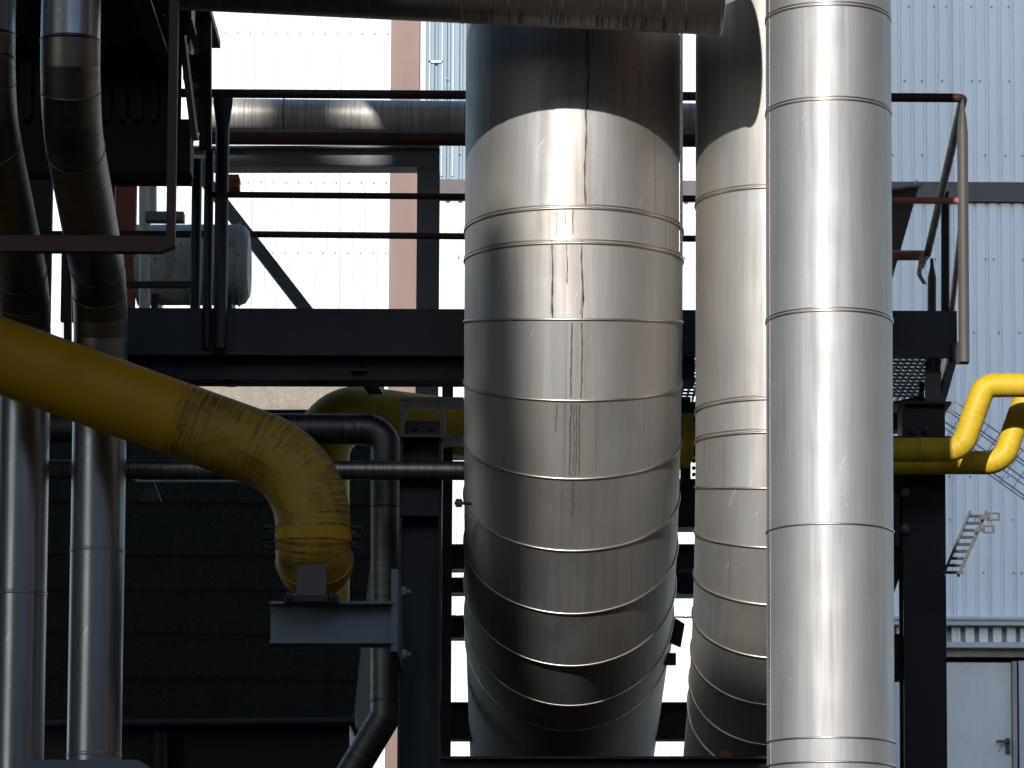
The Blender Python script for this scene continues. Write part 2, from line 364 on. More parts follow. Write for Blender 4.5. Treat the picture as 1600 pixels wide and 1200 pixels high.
def sheets(mat, wd=1.071, amt=0.10):
    nt = mat.node_tree; n = nt.nodes; l = nt.links; b = n['Principled BSDF']
    src = b.inputs['Base Color'].links[0].from_socket
    tc = n.new('ShaderNodeTexCoord'); sp_ = n.new('ShaderNodeSeparateXYZ'); l.new(tc.outputs['Object'], sp_.inputs[0])
    d = n.new('ShaderNodeMath'); d.operation = 'DIVIDE'; d.inputs[1].default_value = wd; l.new(sp_.outputs[0], d.inputs[0])
    f = n.new('ShaderNodeMath'); f.operation = 'FLOOR'; l.new(d.outputs[0], f.inputs[0])
    wn_ = n.new('ShaderNodeTexWhiteNoise'); wn_.noise_dimensions = '1D'; l.new(f.outputs[0], wn_.inputs['W'])
    mr = n.new('ShaderNodeMapRange'); mr.inputs[3].default_value = 1 - amt * 0.7; mr.inputs[4].default_value = 1.0; l.new(wn_.outputs[0], mr.inputs[0])
    fr = n.new('ShaderNodeMath'); fr.operation = 'FRACT'; l.new(d.outputs[0], fr.inputs[0])
    lt = n.new('ShaderNodeMath'); lt.operation = 'LESS_THAN'; lt.inputs[1].default_value = 0.010; l.new(fr.outputs[0], lt.inputs[0])
    ml = n.new('ShaderNodeMath'); ml.operation = 'MULTIPLY_ADD'; ml.inputs[1].default_value = -0.35; l.new(lt.outputs[0], ml.inputs[0]); l.new(mr.outputs[0], ml.inputs[2])
    st = n.new('ShaderNodeMapping'); st.inputs['Scale'].default_value = (7, 1, 0.22); l.new(tc.outputs['Object'], st.inputs[0])
    nz = n.new('ShaderNodeTexNoise'); nz.inputs['Detail'].default_value = 5; nz.inputs['Scale'].default_value = 1.0; l.new(st.outputs[0], nz.inputs['Vector'])
    m2 = n.new('ShaderNodeMapRange'); m2.inputs[1].default_value = 0.55; m2.inputs[2].default_value = 0.8; m2.inputs[3].default_value = 1.0; m2.inputs[4].default_value = 0.86; l.new(nz.outputs[0], m2.inputs[0])
    m3 = n.new('ShaderNodeMath'); m3.operation = 'MULTIPLY'; l.new(ml.outputs[0], m3.inputs[0]); l.new(m2.outputs[0], m3.inputs[1])
    vm = n.new('ShaderNodeVectorMath'); vm.operation = 'SCALE'; l.new(src, vm.inputs[0]); l.new(m3.outputs[0], vm.inputs['Scale'])
    l.new(vm.outputs[0], b.inputs['Base Color'])
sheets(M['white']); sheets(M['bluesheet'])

# ------------------------------------------------------------------ ground
g = MB(); E = 400
g.add([(-E, -E, 0), (E, -E, 0), (E, E, 0), (-E, E, 0)], [(0, 1, 2, 3)])
o = g.build('ground', M['ground']); o['kind'] = 'structure'

# ------------------------------------------------------------------ the clad hall behind
WY = 46.0
def X_at(px, py=600, Y=WY): return W(px, py, Y).x
def Z_at(py, px=800, Y=WY): return W(px, py, Y).z
hall = thing('factory_hall', 'big hall clad in pale ribbed sheets with brown pilaster, behind all the pipes', 'building', (0, WY, 0))
def cladding(x0, x1, z0, z1, pitch=0.153, depth=0.032, y=WY):
    mb = MB(); pts = []; x = x0
    while x < x1:
        for dx, dy in ((0, 0), (0.100, 0), (0.112, depth), (0.139, depth)):
            if x + dx <= x1: pts.append((x + dx, y + dy))
        x += pitch
    n = len(pts)
    vv = [(a, b, z0) for a, b in pts] + [(a, b, z1) for a, b in pts]
    return mb.add(vv, [(i, i + 1, n + i + 1, n + i) for i in range(n - 1)])
xl, xr = -16.0, 18.0
xp0, xp1 = X_at(609, 300), X_at(654, 300)
zb0, zb1 = Z_at(316, 1500), Z_at(286, 1500)
zfl = Z_at(968, 1540)
cladding(xl, xp0 + 0.10, 0.0, 19.0).build('cladding', M['white'], hall)
xq = X_at(960, 200)
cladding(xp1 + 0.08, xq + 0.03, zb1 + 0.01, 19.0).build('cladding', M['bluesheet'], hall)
cladding(xq, xr, zb1 + 0.01, 19.0).build('cladding', M['white'], hall)
cladding(xp1 + 0.08, xr, zfl + 0.02, zb0 - 0.01).build('cladding', M['white'], hall)
MB().box(((xp0 + xp1) / 2, WY + 0.02, 9.5), (xp1 - xp0, 0.16, 19.0)).build('pilaster', M['brown'], hall)
MB().box((xp1 + 0.04, WY + 0.03, 9.5), (0.075, 0.10, 19.0)).build('corner_trim', M['trimgrey'], hall)
mb = MB().box(((xp1 + 0.08 + xr) / 2, WY + 0.0, (zb0 + zb1) / 2), (xr - xp1 - 0.08, 0.12, zb1 - zb0))
mb.build('band_trim', M['brownband'], hall)
# roof edge and body of the hall
MB().box(((xl + xr) / 2, WY + 8, 19.2), (xr - xl + 0.6, 16.6, 0.4)).build('roof', M['trimgrey'], hall)
mb = MB(); mb.box((xl, WY + 8.1, 9.5), (0.2, 15.9, 19)); mb.box((xr, WY + 8.1, 9.5), (0.2, 15.9, 19)); mb.box(((xl + xr) / 2, WY + 16, 9.5), (xr - xl, 0.2, 19))
mb.build('wall', M['trimgrey'], hall)
# screws in rows
sc = MB()
xx = xp1 + 0.08 + 0.05; i = 0
rowsA = [Z_at(y, 1500) for y in (11, 127, 243, 405, 520, 745, 812, 895)]
while xx < 8.0:
    for k, z in enumerate(rowsA):
        if (i + k * 2) % 5 in (0, 1, 3):
            c = Vector((xx + (0.055 if (i + k) % 3 else 0.0), WY, z)); sc.tube([c, c + Vector((0, -0.012, 0))], 0.013, n=6)
    xx += 0.153; i += 1
rowsB = [Z_at(y, 450) for y in (52, 285, 395, 860)]
xx = xl + 0.05
while xx < xp0:
    for k, z in enumerate(rowsB):
        c = Vector((xx, WY, z)); sc.tube([c, c + Vector((0, -0.012, 0))], 0.013, n=6)
    xx += 0.153
sc.build('screws', M['screw'], hall)
# joint in the shade-painted sheets left of the duct, and thin cover strips
mb = MB()
for px in (671, 691, 708): mb.box((X_at(px, 150), WY - 0.012, (zb1 + 19) / 2), (0.018, 0.02, 19 - zb1 - 0.1))
mb.box((X_at(681, 95), WY - 0.014, Z_at(97, 680)), (0.17, 0.016, 0.03))
mb.build('cover_strip', M['trimgrey'], hall)
# eaves flashing over the door, rib ends, door
XR0 = X_at(1300, 1000)
fl = MB(); zf1, zf2 = Z_at(981, 1540), Z_at(967, 1540)
fl.box(((XR0 + xr) / 2, WY - 0.05, (zf1 + zf2) / 2), (xr - XR0, 0.24, zf2 - zf1 - 0.03))
fl.tube([(XR0, WY - 0.17, zf2 - 0.02), (xr, WY - 0.17, zf2 - 0.02)], 0.028, n=10)
fl.build('flashing', M['trimgrey'], hall)
zr0, zr1 = Z_at(1004, 1540), zf1 + 0.005
rb = MB(); x = XR0
while x < 9:
    rb.box((x, WY + 0.02, (zr0 + zr1) / 2), (0.105, 0.10, zr1 - zr0)); x += 0.166
rb.build('rib_ends', M['white'], hall)
MB().box(((XR0 + xr) / 2, WY + 0.11, (zr0 + zr1) / 2), (xr - XR0, 0.06, zr1 - zr0)).build('rib_closer', M['trimgrey'], hall)
zl = Z_at(1013, 1540)
MB().box(((XR0 + xr) / 2, WY + 0.02, (zl + zr0) / 2), (xr - XR0, 0.20, zr0 - zl - 0.004)).build('lintel', M['trimgrey'], hall)
xd0, xd1 = X_at(1462, 1100), X_at(1582, 1100); zd = Z_at(1031, 1540); zdb = zd - 2.15
dfm = MB()
dfm.box(((XR0 + xr) / 2, WY + 0.12, (zl + zd) / 2 + 0.02), (xr - XR0, 0.10, zl - zd - 0.05))
dfm.box((xd1 + 0.035, WY + 0.10, (zd + zdb) / 2 - 0.01), (0.05, 0.14, zd - zdb)); dfm.box((xd0 - 0.035, WY + 0.10, (zd + zdb) / 2 - 0.01), (0.05, 0.14, zd - zdb))
dfm.build('door_frame', M['framedirty'], hall)
door = MB().box(((xd0 + xd1) / 2, WY + 0.14, (zd + zdb) / 2 - 0.01), (xd1 - xd0, 0.05, zd - zdb - 0.02)).build('door', M['door'], hall)
hx, hz = X_at(1576, 1165), Z_at(1158, 1576)
hm = MB().box((hx, WY + 0.10, hz - 0.05), (0.05, 0.03, 0.19)); hm.box((hx - 0.065, WY + 0.05, hz), (0.15, 0.025, 0.03)); hm.box((hx, WY + 0.075, hz), (0.03, 0.06, 0.03))
hm.build('handle', M['handle'], door)
MB().tube([(hx - 0.05, WY + 0.03, hz - 0.01), (hx - 0.09, WY + 0.03, hz - 0.07), (hx - 0.115, WY + 0.04, hz - 0.13)], 0.006, n=6).build('tie', M['redtie'], door)
lw = MB()
lw.box(((xd1 + 0.09 + xr) / 2, WY + 0.13, zd / 2), (xr - xd1 - 0.09, 0.1, zd)); lw.box(((XR0 + xd0 - 0.09) / 2, WY + 0.13, zd / 2), (xd0 - 0.09 - XR0, 0.1, zd))
lw.box(((xd0 + xd1) / 2, WY + 0.13, zdb / 2), (xd1 - xd0 + 0.16, 0.1, zdb))
lw.build('plinth_wall', M['trimgrey'], hall)
cladding(xp1 + 0.08, XR0, 0, zfl - 0.0).build('cladding', M['white'], hall)
# landing in front of the door
MB().box(((xd0 + xd1) / 2, WY - 0.7, zdb - 0.05), (2.4, 1.4, 0.08)).build('landing', M['galv'], hall)

# ------------------------------------------------------------------ unseen tower added behind the camera: shades the right of the hall
wt_s, wt_y = -4.4, -10.0
wx = wt_s + math.tan(R(SUN_AZ)) * wt_y
wtw = thing('water_tower', 'tall water tower on thin legs behind the camera, out of the picture', 'tower', (wx, wt_y, 0))
MB().tube([(wx, wt_y, 24.0), (wx, wt_y, 25.0), (wx, wt_y, 38.0), (wx, wt_y, 39.5)], [2.2, 3.1, 3.1, 1.0], n=40).build('tank', M['silo'], wtw)
for lx, ly in ((-2.6, 0), (3.05, 0), (-2.6, -1.2), (3.05, -1.2)):
    MB().tube([(wx + lx, wt_y + ly, 0), (wx + lx * 0.9, wt_y + ly, 25.2)], 0.16, n=12).build('leg', M['silo'], wtw)

# decks and buildings added round the yard, all unseen: they keep most of the sky off the pipes
lbd = thing('brick_building', 'dark brick building along the left of the yard, out of the picture', 'building', (-20, 16, 0))
MB().box((-20, 16, 10), (8, 17, 20)).build('wall', M['brick'], lbd)
MB().box((-20, 16, 20.15), (8.6, 17.6, 0.3)).build('roof', M['black'], lbd)
dk2 = thing('upper_deck', 'dark steel deck over the left end of the pipework, out of the picture', 'deck', (-9, 15, 9.8))
MB().box((-9.4, 15.5, 9.95), (9.6, 13, 0.3)).build('plating', M['black'], dk2)
MB().box((-11, 1.0, 9.94), (6.0, 15.9, 0.28)).build('plating', M['black'], dk2)
MB().box((-3.4, 20.1, 9.97), (2.3, 3.8, 0.26)).build('plating', M['black'], dk2)
cnp = thing('upper_deck', 'dark steel deck spanning over the pipes, out of the picture', 'deck', (4.9, 17, 9.8))
MB().box((5.9, 16.85, 9.95), (16.2, 10.5, 0.3)).build('plating', M['black'], cnp)
rbd = thing('brick_building', 'dark brick building behind the camera, out of the picture', 'building', (15, -24, 0))
MB().box((8.5, -26, 8.7), (69, 8, 17.4)).build('wall', M['brick'], rbd)
MB().box((8.5, -26, 17.55), (69.6, 8.6, 0.3)).build('roof', M['black'], rbd)
sbd = thing('brick_building', 'orange brick building along the right of the yard, out of the picture', 'building', (20, 0, 0))  # added unseen; its orange side warms the reflections in the ducts
MB().box((20, 0, 7), (8, 36, 14)).build('wall', M['orangebrick'], sbd)
MB().box((20, 0, 14.15), (8.6, 36.6, 0.3)).build('roof', M['black'], sbd)

# ------------------------------------------------------------------ unseen cylinder added beside the camera: shades the left half
SX, SY, SR, ST = -5.66, 5.0, 2.2, 13.42
si = thing('storage_silo', 'tall grey round silo beside the camera, out of the picture', 'silo', (SX, SY, 0))
MB().tube([(SX, SY, 0), (SX, SY, ST)], SR, n=48).build('shell', M['silo'], si)
vx = -4.245
MB().tube([(vx - 0.28, SY, ST), (vx - 0.28, SY, ST + 1.9)], 0.42, n=20).build('vent_stack', M['silo'], si)  # stub added to shade the right stretch of the pale pipe

tk_ = thing('storage_tank', 'slim grey tank with a shallow cone roof behind the camera, out of the picture', 'tank', (-4.3, -2, 0))  # added unseen to shade the lower bends of the ducts
MB().tube([(-4.3, -2, 0), (-4.3, -2, 11.45)], 0.97, n=40).build('shell', M['silo'], tk_)
MB().tube([(-4.3, -2, 11.452), (-4.3, -2, 11.75)], [1.0, 0.3], n=40).build('roof', M['silo'], tk_)

# bare tree far behind the camera whose soft shadow wavers over the duct
tr = thing('bare_tree', 'tall bare tree standing behind the camera', 'tree', (-5.3, -4, 0))
def sp(px, py, Y=-4.0, Yd=18.2):
    th = math.asin(max(0, min(0.95, (py - 372) / 721))); p = W(px, py, Yd + 2.2 * (1 - math.cos(th))); k = (p.y - Y) / sdir.y
    return p - sdir * k
tk = [Vector((-5.3, -4, 0)), Vector((-5.25, -4, 6))] + [sp(x, y) for x, y in ((820, 1300), (806, 1100), (800, 930), (790, 760), (778, 640), (776, 520), (772, 400), (764, 330))]
MB().tube(tk, [0.26, 0.22, 0.20, 0.19, 0.18, 0.17, 0.16, 0.15, 0.13, 0.06], n=10).build('trunk', M['bark'], tr)
br = MB()
for pts, r in (([(778, 640), (752, 560), (735, 500)], 0.045), ([(790, 760), (752, 690), (728, 640), (700, 560)], 0.05), ([(776, 520), (758, 470), (752, 420)], 0.035),
               ([(800, 930), (764, 850), (738, 800)], 0.06), ([(772, 420), (790, 380), (796, 350)], 0.03)):
    br.tube([sp(x, y) for x, y in pts], [r * (1 - 0.7 * i / (len(pts) - 1)) for i in range(len(pts))], n=8)
br.build('branches', M['bark'], tr)

# ------------------------------------------------------------------ the ducts and vertical pipes
def lobster(px, Yc, r, py0, Rb, step, nseg, ztop, seams_above, name, label, back=3.2, bead=0.0075, lean=(0.0, 0.0)):
    c0 = W(px, py0, Yc); x0 = c0.x; z0 = W(px, py0, Yc - r).z
    path = [(x0 + lean[0], Yc, ztop)]; ab = []
    zs = sorted([W(px, y, Yc - r).z for y in seams_above], reverse=True)
    for z in zs: path.append((x0, Yc, z)); ab.append(z)
    k0 = len(path)
    for k in range(nseg + 1):
        t = R(step * k); path.append((x0, Yc + Rb - Rb * math.cos(t), z0 - Rb * math.sin(t)))
    t = R(step * nseg); q = path[-1]; path.append((x0, q[1] + back * math.sin(t), q[2] - back * math.cos(t)))
    root = thing(name, label, 'duct', (x0, Yc, path[-1][2]))
    path = [Vector(p) for p in path]; path[0].x = x0
    shell = MB().tube(path, r, n=96, caps=True, gores=True, ref=(0, 1, 0)).build('shell', M['duct'], root)
    for i in range(1, len(path) - 1):
        d = ((path[i + 1] - path[i]).normalized() + (path[i] - path[i - 1]).normalized())
        rb = MB().ringbead(path[i], d, r, bead, n=96)
        if i <= k0: rb.ringbead(path[i] + Vector((0, 0, 0.017)), d, r, bead * 0.55, n=96)
        rb.build('seam_band', M['bead'], root)
    return root, x0, z0
DY = 18.6
r1 = S(170.5, 898, 450, DY) ; r2 = S(128, 1215, 450, DY)
R1b = 1.70; R2b = 1.32
ztop = 9.8
duct1, dx1, dz1 = lobster(896.5, DY, r1, 372, R1b, 10, 8, ztop, [325], 'steel_duct', 'widest brushed steel duct in the middle, bending back at its foot')
duct2, dx2, dz2 = lobster(1216, DY - 0.10, r2, 670, R2b, 9.5, 7, ztop, [292, 623], 'steel_duct', 'narrower steel elbow duct half hidden behind the sunlit front pipe')

def drips(root, cx, cy, r, specs, name='drip_stain'):
    """dried dirty water runs on an upright cylinder: px offset, top and bottom pixel rows, width in m"""
    rnd = random.Random(5)
    mb = MB()
    for px, y0, y1, wd, wig in specs:
        z0, z1 = W(px, y0, cy - r).z, W(px, y1, cy - r).z
        n = max(4, int(abs(z0 - z1) / 0.03)); u = 0.0; vv = []; uu = rnd.uniform(0, 6)
        xb = W(px, (y0 + y1) / 2, cy - r * 0.98).x - cx
        a0 = math.asin(max(-0.99, min(0.99, xb / r)))
        for k in range(n + 1):
            t = k / n; z = z0 + (z1 - z0) * t
            u += rnd.uniform(-1, 1) * wig * 0.35
            a = a0 + (u + wig * 0.6 * math.sin(t * 7 + uu)) / r
            h = wd * (0.35 + 0.65 * (0.5 + 0.5 * math.sin(t * 23 + uu)) ) / 2 / r
            rr = r + 0.0012
            for q in (a - h, a + h): vv.append((cx + rr * math.sin(q), cy - rr * math.cos(q), z))
        mb.add(vv, [(2 * k, 2 * k + 1, 2 * k + 3, 2 * k + 2) for k in range(n)], True)
    return mb.build(name, M['stain'], root)
drips(duct1, dx1, DY, r1, [(917, 30, 170, 0.013, 0.004), (915, 170, 322, 0.011, 0.004), (862, 373, 491, 0.007, 0.003), (886, 373, 440, 0.004, 0.003), (909, 373, 491, 0.008, 0.005),
                           (870, 330, 365, 0.006, 0.002), (895, 328, 366, 0.005, 0.002), (884, 329, 350, 0.004, 0.002)])
# runs on the first bent gores, laid on their tilted faces
def gore_drips(root, cx, cz, cy, Rb, r, step, specs):
    rnd = random.Random(9); mb = MB()
    for px, k0, f0, f1, wd in specs:
        t0, t1 = R(step * k0), R(step * (k0 + 1))
        def pt(f, a):
            A = Vector((0, cy + Rb - Rb * math.cos(t0), cz - Rb * math.sin(t0))); B = Vector((0, cy + Rb - Rb * math.cos(t1), cz - Rb * math.sin(t1)))
            n0 = Vector((0, -math.cos(t0), -math.sin(t0))); n1 = Vector((0, -math.cos(t1), -math.sin(t1)))
            P = A.lerp(B, f); nn = n0.lerp(n1, f)
            rr = r / math.cos(R(step / 2)) + 0.0012
            return Vector((cx + rr * math.sin(a), 0, 0)) + P + nn * (rr * math.cos(a))
        a = math.asin((px - 896.5) / 170.5); n = 14; vv = []; u = 0; ph = rnd.uniform(0, 6)
        for i in range(n + 1):
            f = f0 + (f1 - f0) * i / n; u += rnd.uniform(-1, 1) * 0.0025
            h = wd * (0.5 + 0.5 * abs(math.sin(i * 0.9 + ph))) / 2 / r
            for q in (a + u / r - h, a + u / r + h): vv.append(pt(f, q))
        mb.add(vv, [(2 * k, 2 * k + 1, 2 * k + 3, 2 * k + 2) for k in range(n)], True)
    mb.build('drip_stain', M['stain'], root)
gore_drips(duct1, dx1, dz1, DY, R1b, r1, 10, [(892, 1, 0.04, 0.96, 0.008), (907, 1, 0.04, 0.96, 0.008), (869, 2, 0.05, 0.4, 0.006), (893, 2, 0.04, 0.95, 0.008), (896, 2, 0.04, 0.9, 0.005), (900, 2, 0.05, 0.95, 0.006), (904, 2, 0.05, 0.95, 0.008),
                                             (896, 3, 0.03, 0.5, 0.012)])

# front pipe
FY = 16.9
rf = S(98.6, 1296, 600, FY); fx = W(1296, 600, FY).x
fp = thing('steel_pipe', 'tall straight steel pipe, brightest and nearest, in front of everything on the right', 'pipe', (fx, FY, 0))
fz = [W(1296, y, FY - rf).z for y in (7, 155, 485, 818, 1152, 1190)]
pth = [(fx, FY, 9.0)] + [(fx, FY, z) for z in fz] + [(fx, FY, 0.0)]
MB().tube(pth, rf, n=96, gores=True, ref=(0, 1, 0)).build('shell', M['front'], fp)
for i, z in enumerate(fz):
    b = MB().ringbead((fx, FY, z), (0, 0, 1), rf, 0.005, n=96)
    if i in (0, 1, 2): b.ringbead((fx, FY, z + 0.014), (0, 0, 1), rf, 0.004, n=96)
    b.build('seam_band', M['bead'], fp)

# lengthwise lap with rivets, low on the left flank of the front pipe, and on the wide duct's left flank
def lap(root, cx, cy, r, ang, z0, z1, pitch):
    a = R(ang); t = Vector((math.cos(a), math.sin(a), 0)); nn = Vector((math.sin(a), -math.cos(a), 0)); p = Vector((cx, cy, 0)) + nn * r
    mb = MB().bar(p + Vector((0, 0, z0)), p + Vector((0, 0, z1)), 0.0035, 0.02, up=t); z = z0 + 0.05
    while z < z1:
        q = p + Vector((0, 0, z)) + t * 0.006; mb.tube([q, q + nn * 0.005], 0.0045, n=8); z += pitch
    mb.build('rivet_strip', M['bead'], root)
lap(fp, fx, FY, rf, -76, 2.2, 7.0, 0.17)
lap(duct1, dx1, DY, r1, 74, dz1 + 0.02, 8.5, 0.15)

# two bright pipes on the left, each with an offset bend
def offset_pipe(pxt, pyt, pyb, pxb, wt, wb, Yt, Yb, label, seamtop, seambot, nz=4):
    xt, xb = W(pxt, pyt, Yt), W(pxb, pyb, Yb)
    ra = S(wt / 2, pxt, pyt, Yt); rbm = S(wb / 2, pxb, pyb, Yb); r = (ra + rbm) / 2
    top = Vector((xt.x, Yt, 8.6)); bot = Vector((xb.x, Yb, 0.0))
    p1 = Vector((xt.x, Yt, xt.z)); p2 = Vector((xb.x, Yb, xb.z))
    root = thing('steel_pipe', label, 'pipe', (xb.x, Yb, 0))
    el = fillet([top, p1, p2, bot], 0.42, n=5)
    j0, j1 = el[1], el[-2]
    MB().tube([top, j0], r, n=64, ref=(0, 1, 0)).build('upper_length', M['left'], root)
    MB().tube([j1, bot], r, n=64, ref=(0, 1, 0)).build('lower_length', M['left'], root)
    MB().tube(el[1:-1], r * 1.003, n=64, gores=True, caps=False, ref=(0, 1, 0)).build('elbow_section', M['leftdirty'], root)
    for i in (1, 3, 6, 7, 9, len(el) - 2):
        d = (el[i + 1] - el[i]).normalized() + (el[i] - el[i - 1]).normalized()
        MB().ringbead(el[i], d, r, 0.004, n=64).build('seam_band', M['leftdirty'], root)
    for py in seamtop:
        MB().ringbead((xt.x, Yt, W(pxt, py, Yt - r).z), (0, 0, 1), r, 0.004, n=64).build('seam_band', M['bead'], root)
    for py in seambot:
        z = W(pxb, py, Yb - r).z
        b = MB().ringbead((xb.x, Yb, z), (0, 0, 1), r, 0.004, n=64); b.ringbead((xb.x, Yb, z + 0.012), (0, 0, 1), r, 0.003, n=64)
        b.build('seam_band', M['bead'], root)
    return root
offset_pipe(-24, 165, 470, 40, 94, 80, 16.9, 18.85, 'steel pipe cut off by the left edge of the photo, shaded behind the yellow pipe', [78], [925])
offset_pipe(108, 180, 455, 159, 93, 84, 16.9, 18.85, 'shaded steel pipe with an offset bend, crossing behind the yellow pipe', [], [525, 857, 1178])

# overhead pipe along the top
rt = 0.30; ty = 17.48
pa, pb = W(285, 12, ty), W(1133, 52, ty)
tp = thing('overhead_pipe', 'horizontal drip-streaked pipe along the top of the photo, end cap over the ducts', 'pipe', pb + Vector((0, 0, rt)))
pa = pa + Vector((0, 0, rt)); pb = pb + Vector((0, 0, rt))
MB().tube([pa, pb], rt, n=64).build('shell', M['overhead'], tp)
dd = (pb - pa).normalized()
b = MB().ringbead(pb - dd * 0.008, dd, rt, 0.008, n=64); b.build('end_rim', M['bead'], tp)
MB().ringbead(pa.lerp(pb, 0.52), dd, rt, 0.004, n=64).build('seam_band', M['overhead'], tp)
rnd = random.Random(3); mb = MB()
for k in range(34):
    f = rnd.choice([rnd.uniform(0.5, 0.98), rnd.uniform(0.52, 0.85)]); P = pa.lerp(pb, f)
    L = rnd.uniform(0.35, 1.0); wv = rnd.uniform(0.004, 0.011); vv = []; u = 0; n = 10
    for i in range(n + 1):
        a = R(-88) + R(70) * L * (1 - i / n); u += rnd.uniform(-1, 1) * 0.004
        h = wv * (0.3 + 0.7 * i / n) / 2
        q = P + Vector((0, -math.cos(a), math.sin(a))) * (rt + 0.0015)
        vv += [q + dd * (u - h), q + dd * (u + h)]
    mb.add(vv, [(2 * k_, 2 * k_ + 1, 2 * k_ + 3, 2 * k_ + 2) for k_ in range(n)], True)
mb.build('drip_stain', M['stain'], tp)

# ------------------------------------------------------------------ yellow pipe on the left with its foot and bracket
YY = 18.35
yr = S(59, 480, 720, YY)
yp = thing('yellow_pipe', 'fat grimy yellow pipe sloping in from the left and turning down', 'pipe', W(489, 895, YY))
A, B_, C = W(-190, 487, YY), W(489, 731, YY), W(489, 880, YY)
px1 = S(1, 480, 720, YY)
full = fillet([A, B_, C, C + Vector((0, 0.34, 0.06))], [130 * px1, 38 * px1], n=14)
MB().tube(full, yr, n=64).build('shell', M['yellow_dirty'], yp)
q = A.lerp(B_, 0.70); d = (B_ - A).normalized()
MB().tube([q - d * 0.006, q + d * 0.006], yr + 0.002, n=64).build('weld_seam', M['yellow_dirty'], yp)
q = Vector((C.x, YY, W(489, 806, YY).z)); 
MB().ringbead(C + Vector((0, 62 * px1 * 0.45, 62 * px1 * 0.1)), (0, 0.8, -0.75), yr, 0.006, n=64).build('seam_band', M['yellow_dirty'], yp)
# clamp band with bolted ears
cz = W(489, 838, YY).z
cl = thing('pipe_clamp', 'bolted steel clamp round the foot of the fat yellow pipe', 'clamp', (C.x, YY, cz))
for sx in (-1, 1):
    for k in (-1, 0, 1):
        y = W(489 + sx * 66, 840 + k * 16, YY); mb = MB()
        mb.tube([y - Vector((sx * 0.02, 0, 0)), y + Vector((sx * 0.025, 0, 0))], 0.011, n=10)
        mb.tube([y + Vector((sx * 0.025, 0, 0)), y + Vector((sx * 0.03, 0, 0))], 0.017, n=6)
        mb.build('bolt', M['navy'], cl)
    for k in (-1, 1):
        y = W(489 + sx * 60, 840 + k * 8, YY); MB().box(y, (0.045, 0.08, 0.012)).build('ear', M['navy'], cl)
MB().tube([(C.x, YY, cz - 0.03), (C.x, YY, cz + 0.03)], yr + 0.004, n=64, caps=False).build('band', M['yellow_dirty'], cl)
# foot on bracket
BY = 18.22
ft = thing('pipe_support', 'grey plate foot carrying the yellow elbow on its bracket', 'pipe support', W(487, 942, BY))
p0, p1 = W(487, 884, BY - 0.02), W(487, 940, BY - 0.02)
MB().box((p0 + p1) / 2 + Vector((0, 0.0, 0)), (S(46, 487, 910, BY), 0.02, (p0 - p1).z)).build('web_plate', M['postgrey'], ft)
pm = W(487, 938, BY)
mb = MB().box(pm, (S(84, 487, 938, BY), 0.16, 0.03))
for sx in (-1, 1): mb.tube([pm + Vector((sx * 0.1, -0.09, -0.005)), pm + Vector((sx * 0.1, -0.09, 0.028))], 0.016, n=12)
mb.build('base_plate', M['navy'], ft)
bk = thing('bracket_beam', 'short blue-grey beam bolted to the dark column, under the yellow pipe foot', 'bracket', W(618, 976, BY + 0.1))
b0, b1 = W(423, 976, BY + 0.12), W(614, 976, BY + 0.12)
MB().ibeam(b0, b1, S(66, 520, 976, BY), 0.20, 0.012, 0.012).build('beam', M['bluegrey'], bk)
p = W(621, 973, BY + 0.56)
MB().box(p, (S(11, 621, 973, BY), 1.0, S(130, 621, 973, BY))).build('end_plate', M['bluegrey'], bk)
for dy in (-48, 50):
    MB().bolt(W(628, 973 + dy, BY + 0.0), (1, 0, 0), 0.028, 0.022).build('bolt', M['bluegrey'], bk)

# second yellow pipe behind
y2 = thing('yellow_pipe', 'dim yellow elbow pipe behind, under the platform', 'pipe', W(507, 1000, 20.2))
MB().tube(fillet([W(1085, 655, 20.2) + Vector((0, 0.7, 0)), W(700, 644, 20.2) + Vector((0, 0.45, 0)), W(500, 641, 20.2), W(500, 985, 20.2)], [0.3, 0.26], n=12), S(46, 500, 700, 20.2), n=40).build('shell', M['yellow'], y2)

# ------------------------------------------------------------------ dark and small pipes low on the left
LY = 19.75
dp = thing('lagged_pipe', 'sooty lagged pipe under the platform, turning down beside the dark column', 'pipe', W(604, 1120, LY))
pr = S(24, 600, 670, LY)
pp = fillet([W(60, 668, LY), W(603, 671, LY), W(603, 1118, LY), W(545, 1215, LY)], [0.11, 0.09], n=8)
MB().tube(pp, pr, n=40).build('jacket', M['lagged_dark'], dp)
for f in (W(555, 671, LY), W(585, 671, LY)): MB().ringbead(f, (1, 0, 0), pr, 0.004, n=40).build('seam_band', M['lagged_dark'], dp)
for y in (792, 1095): MB().ringbead(W(603, y, LY), (0, 0, 1), pr, 0.005, n=40).build('seam_band', M['lagged_dark'], dp)
sm = thing('small_pipe', 'thin streaky pipe running behind the yellow bend into the wide duct', 'pipe', W(600, 735, 19.1))
MB().tube([W(-60, 733, 19.1), W(300, 734, 19.1), W(640, 735, 19.1), W(790, 736, 19.1)], S(15, 600, 735, 19.1), n=32).build('jacket', M['lagged_small'], sm)
cd = thing('conduit', 'thin bent grey conduit under the streaky small pipe on the dark vessel', 'conduit', W(215, 752, 19.9))
MB().tube(fillet([W(190, 735, 19.9), W(215, 752, 19.9), W(470, 752, 19.9)], 0.03, n=4), S(2, 300, 752, 19.9), n=8).build('tube', M['galv'], cd)
mb = MB().prism([W(218, 783, 19.95), W(252, 783, 19.95), W(240, 752, 19.95), W(231, 752, 19.95)], (0, 0.06, 0)); mb.build('hanger', M['navy'], cd)

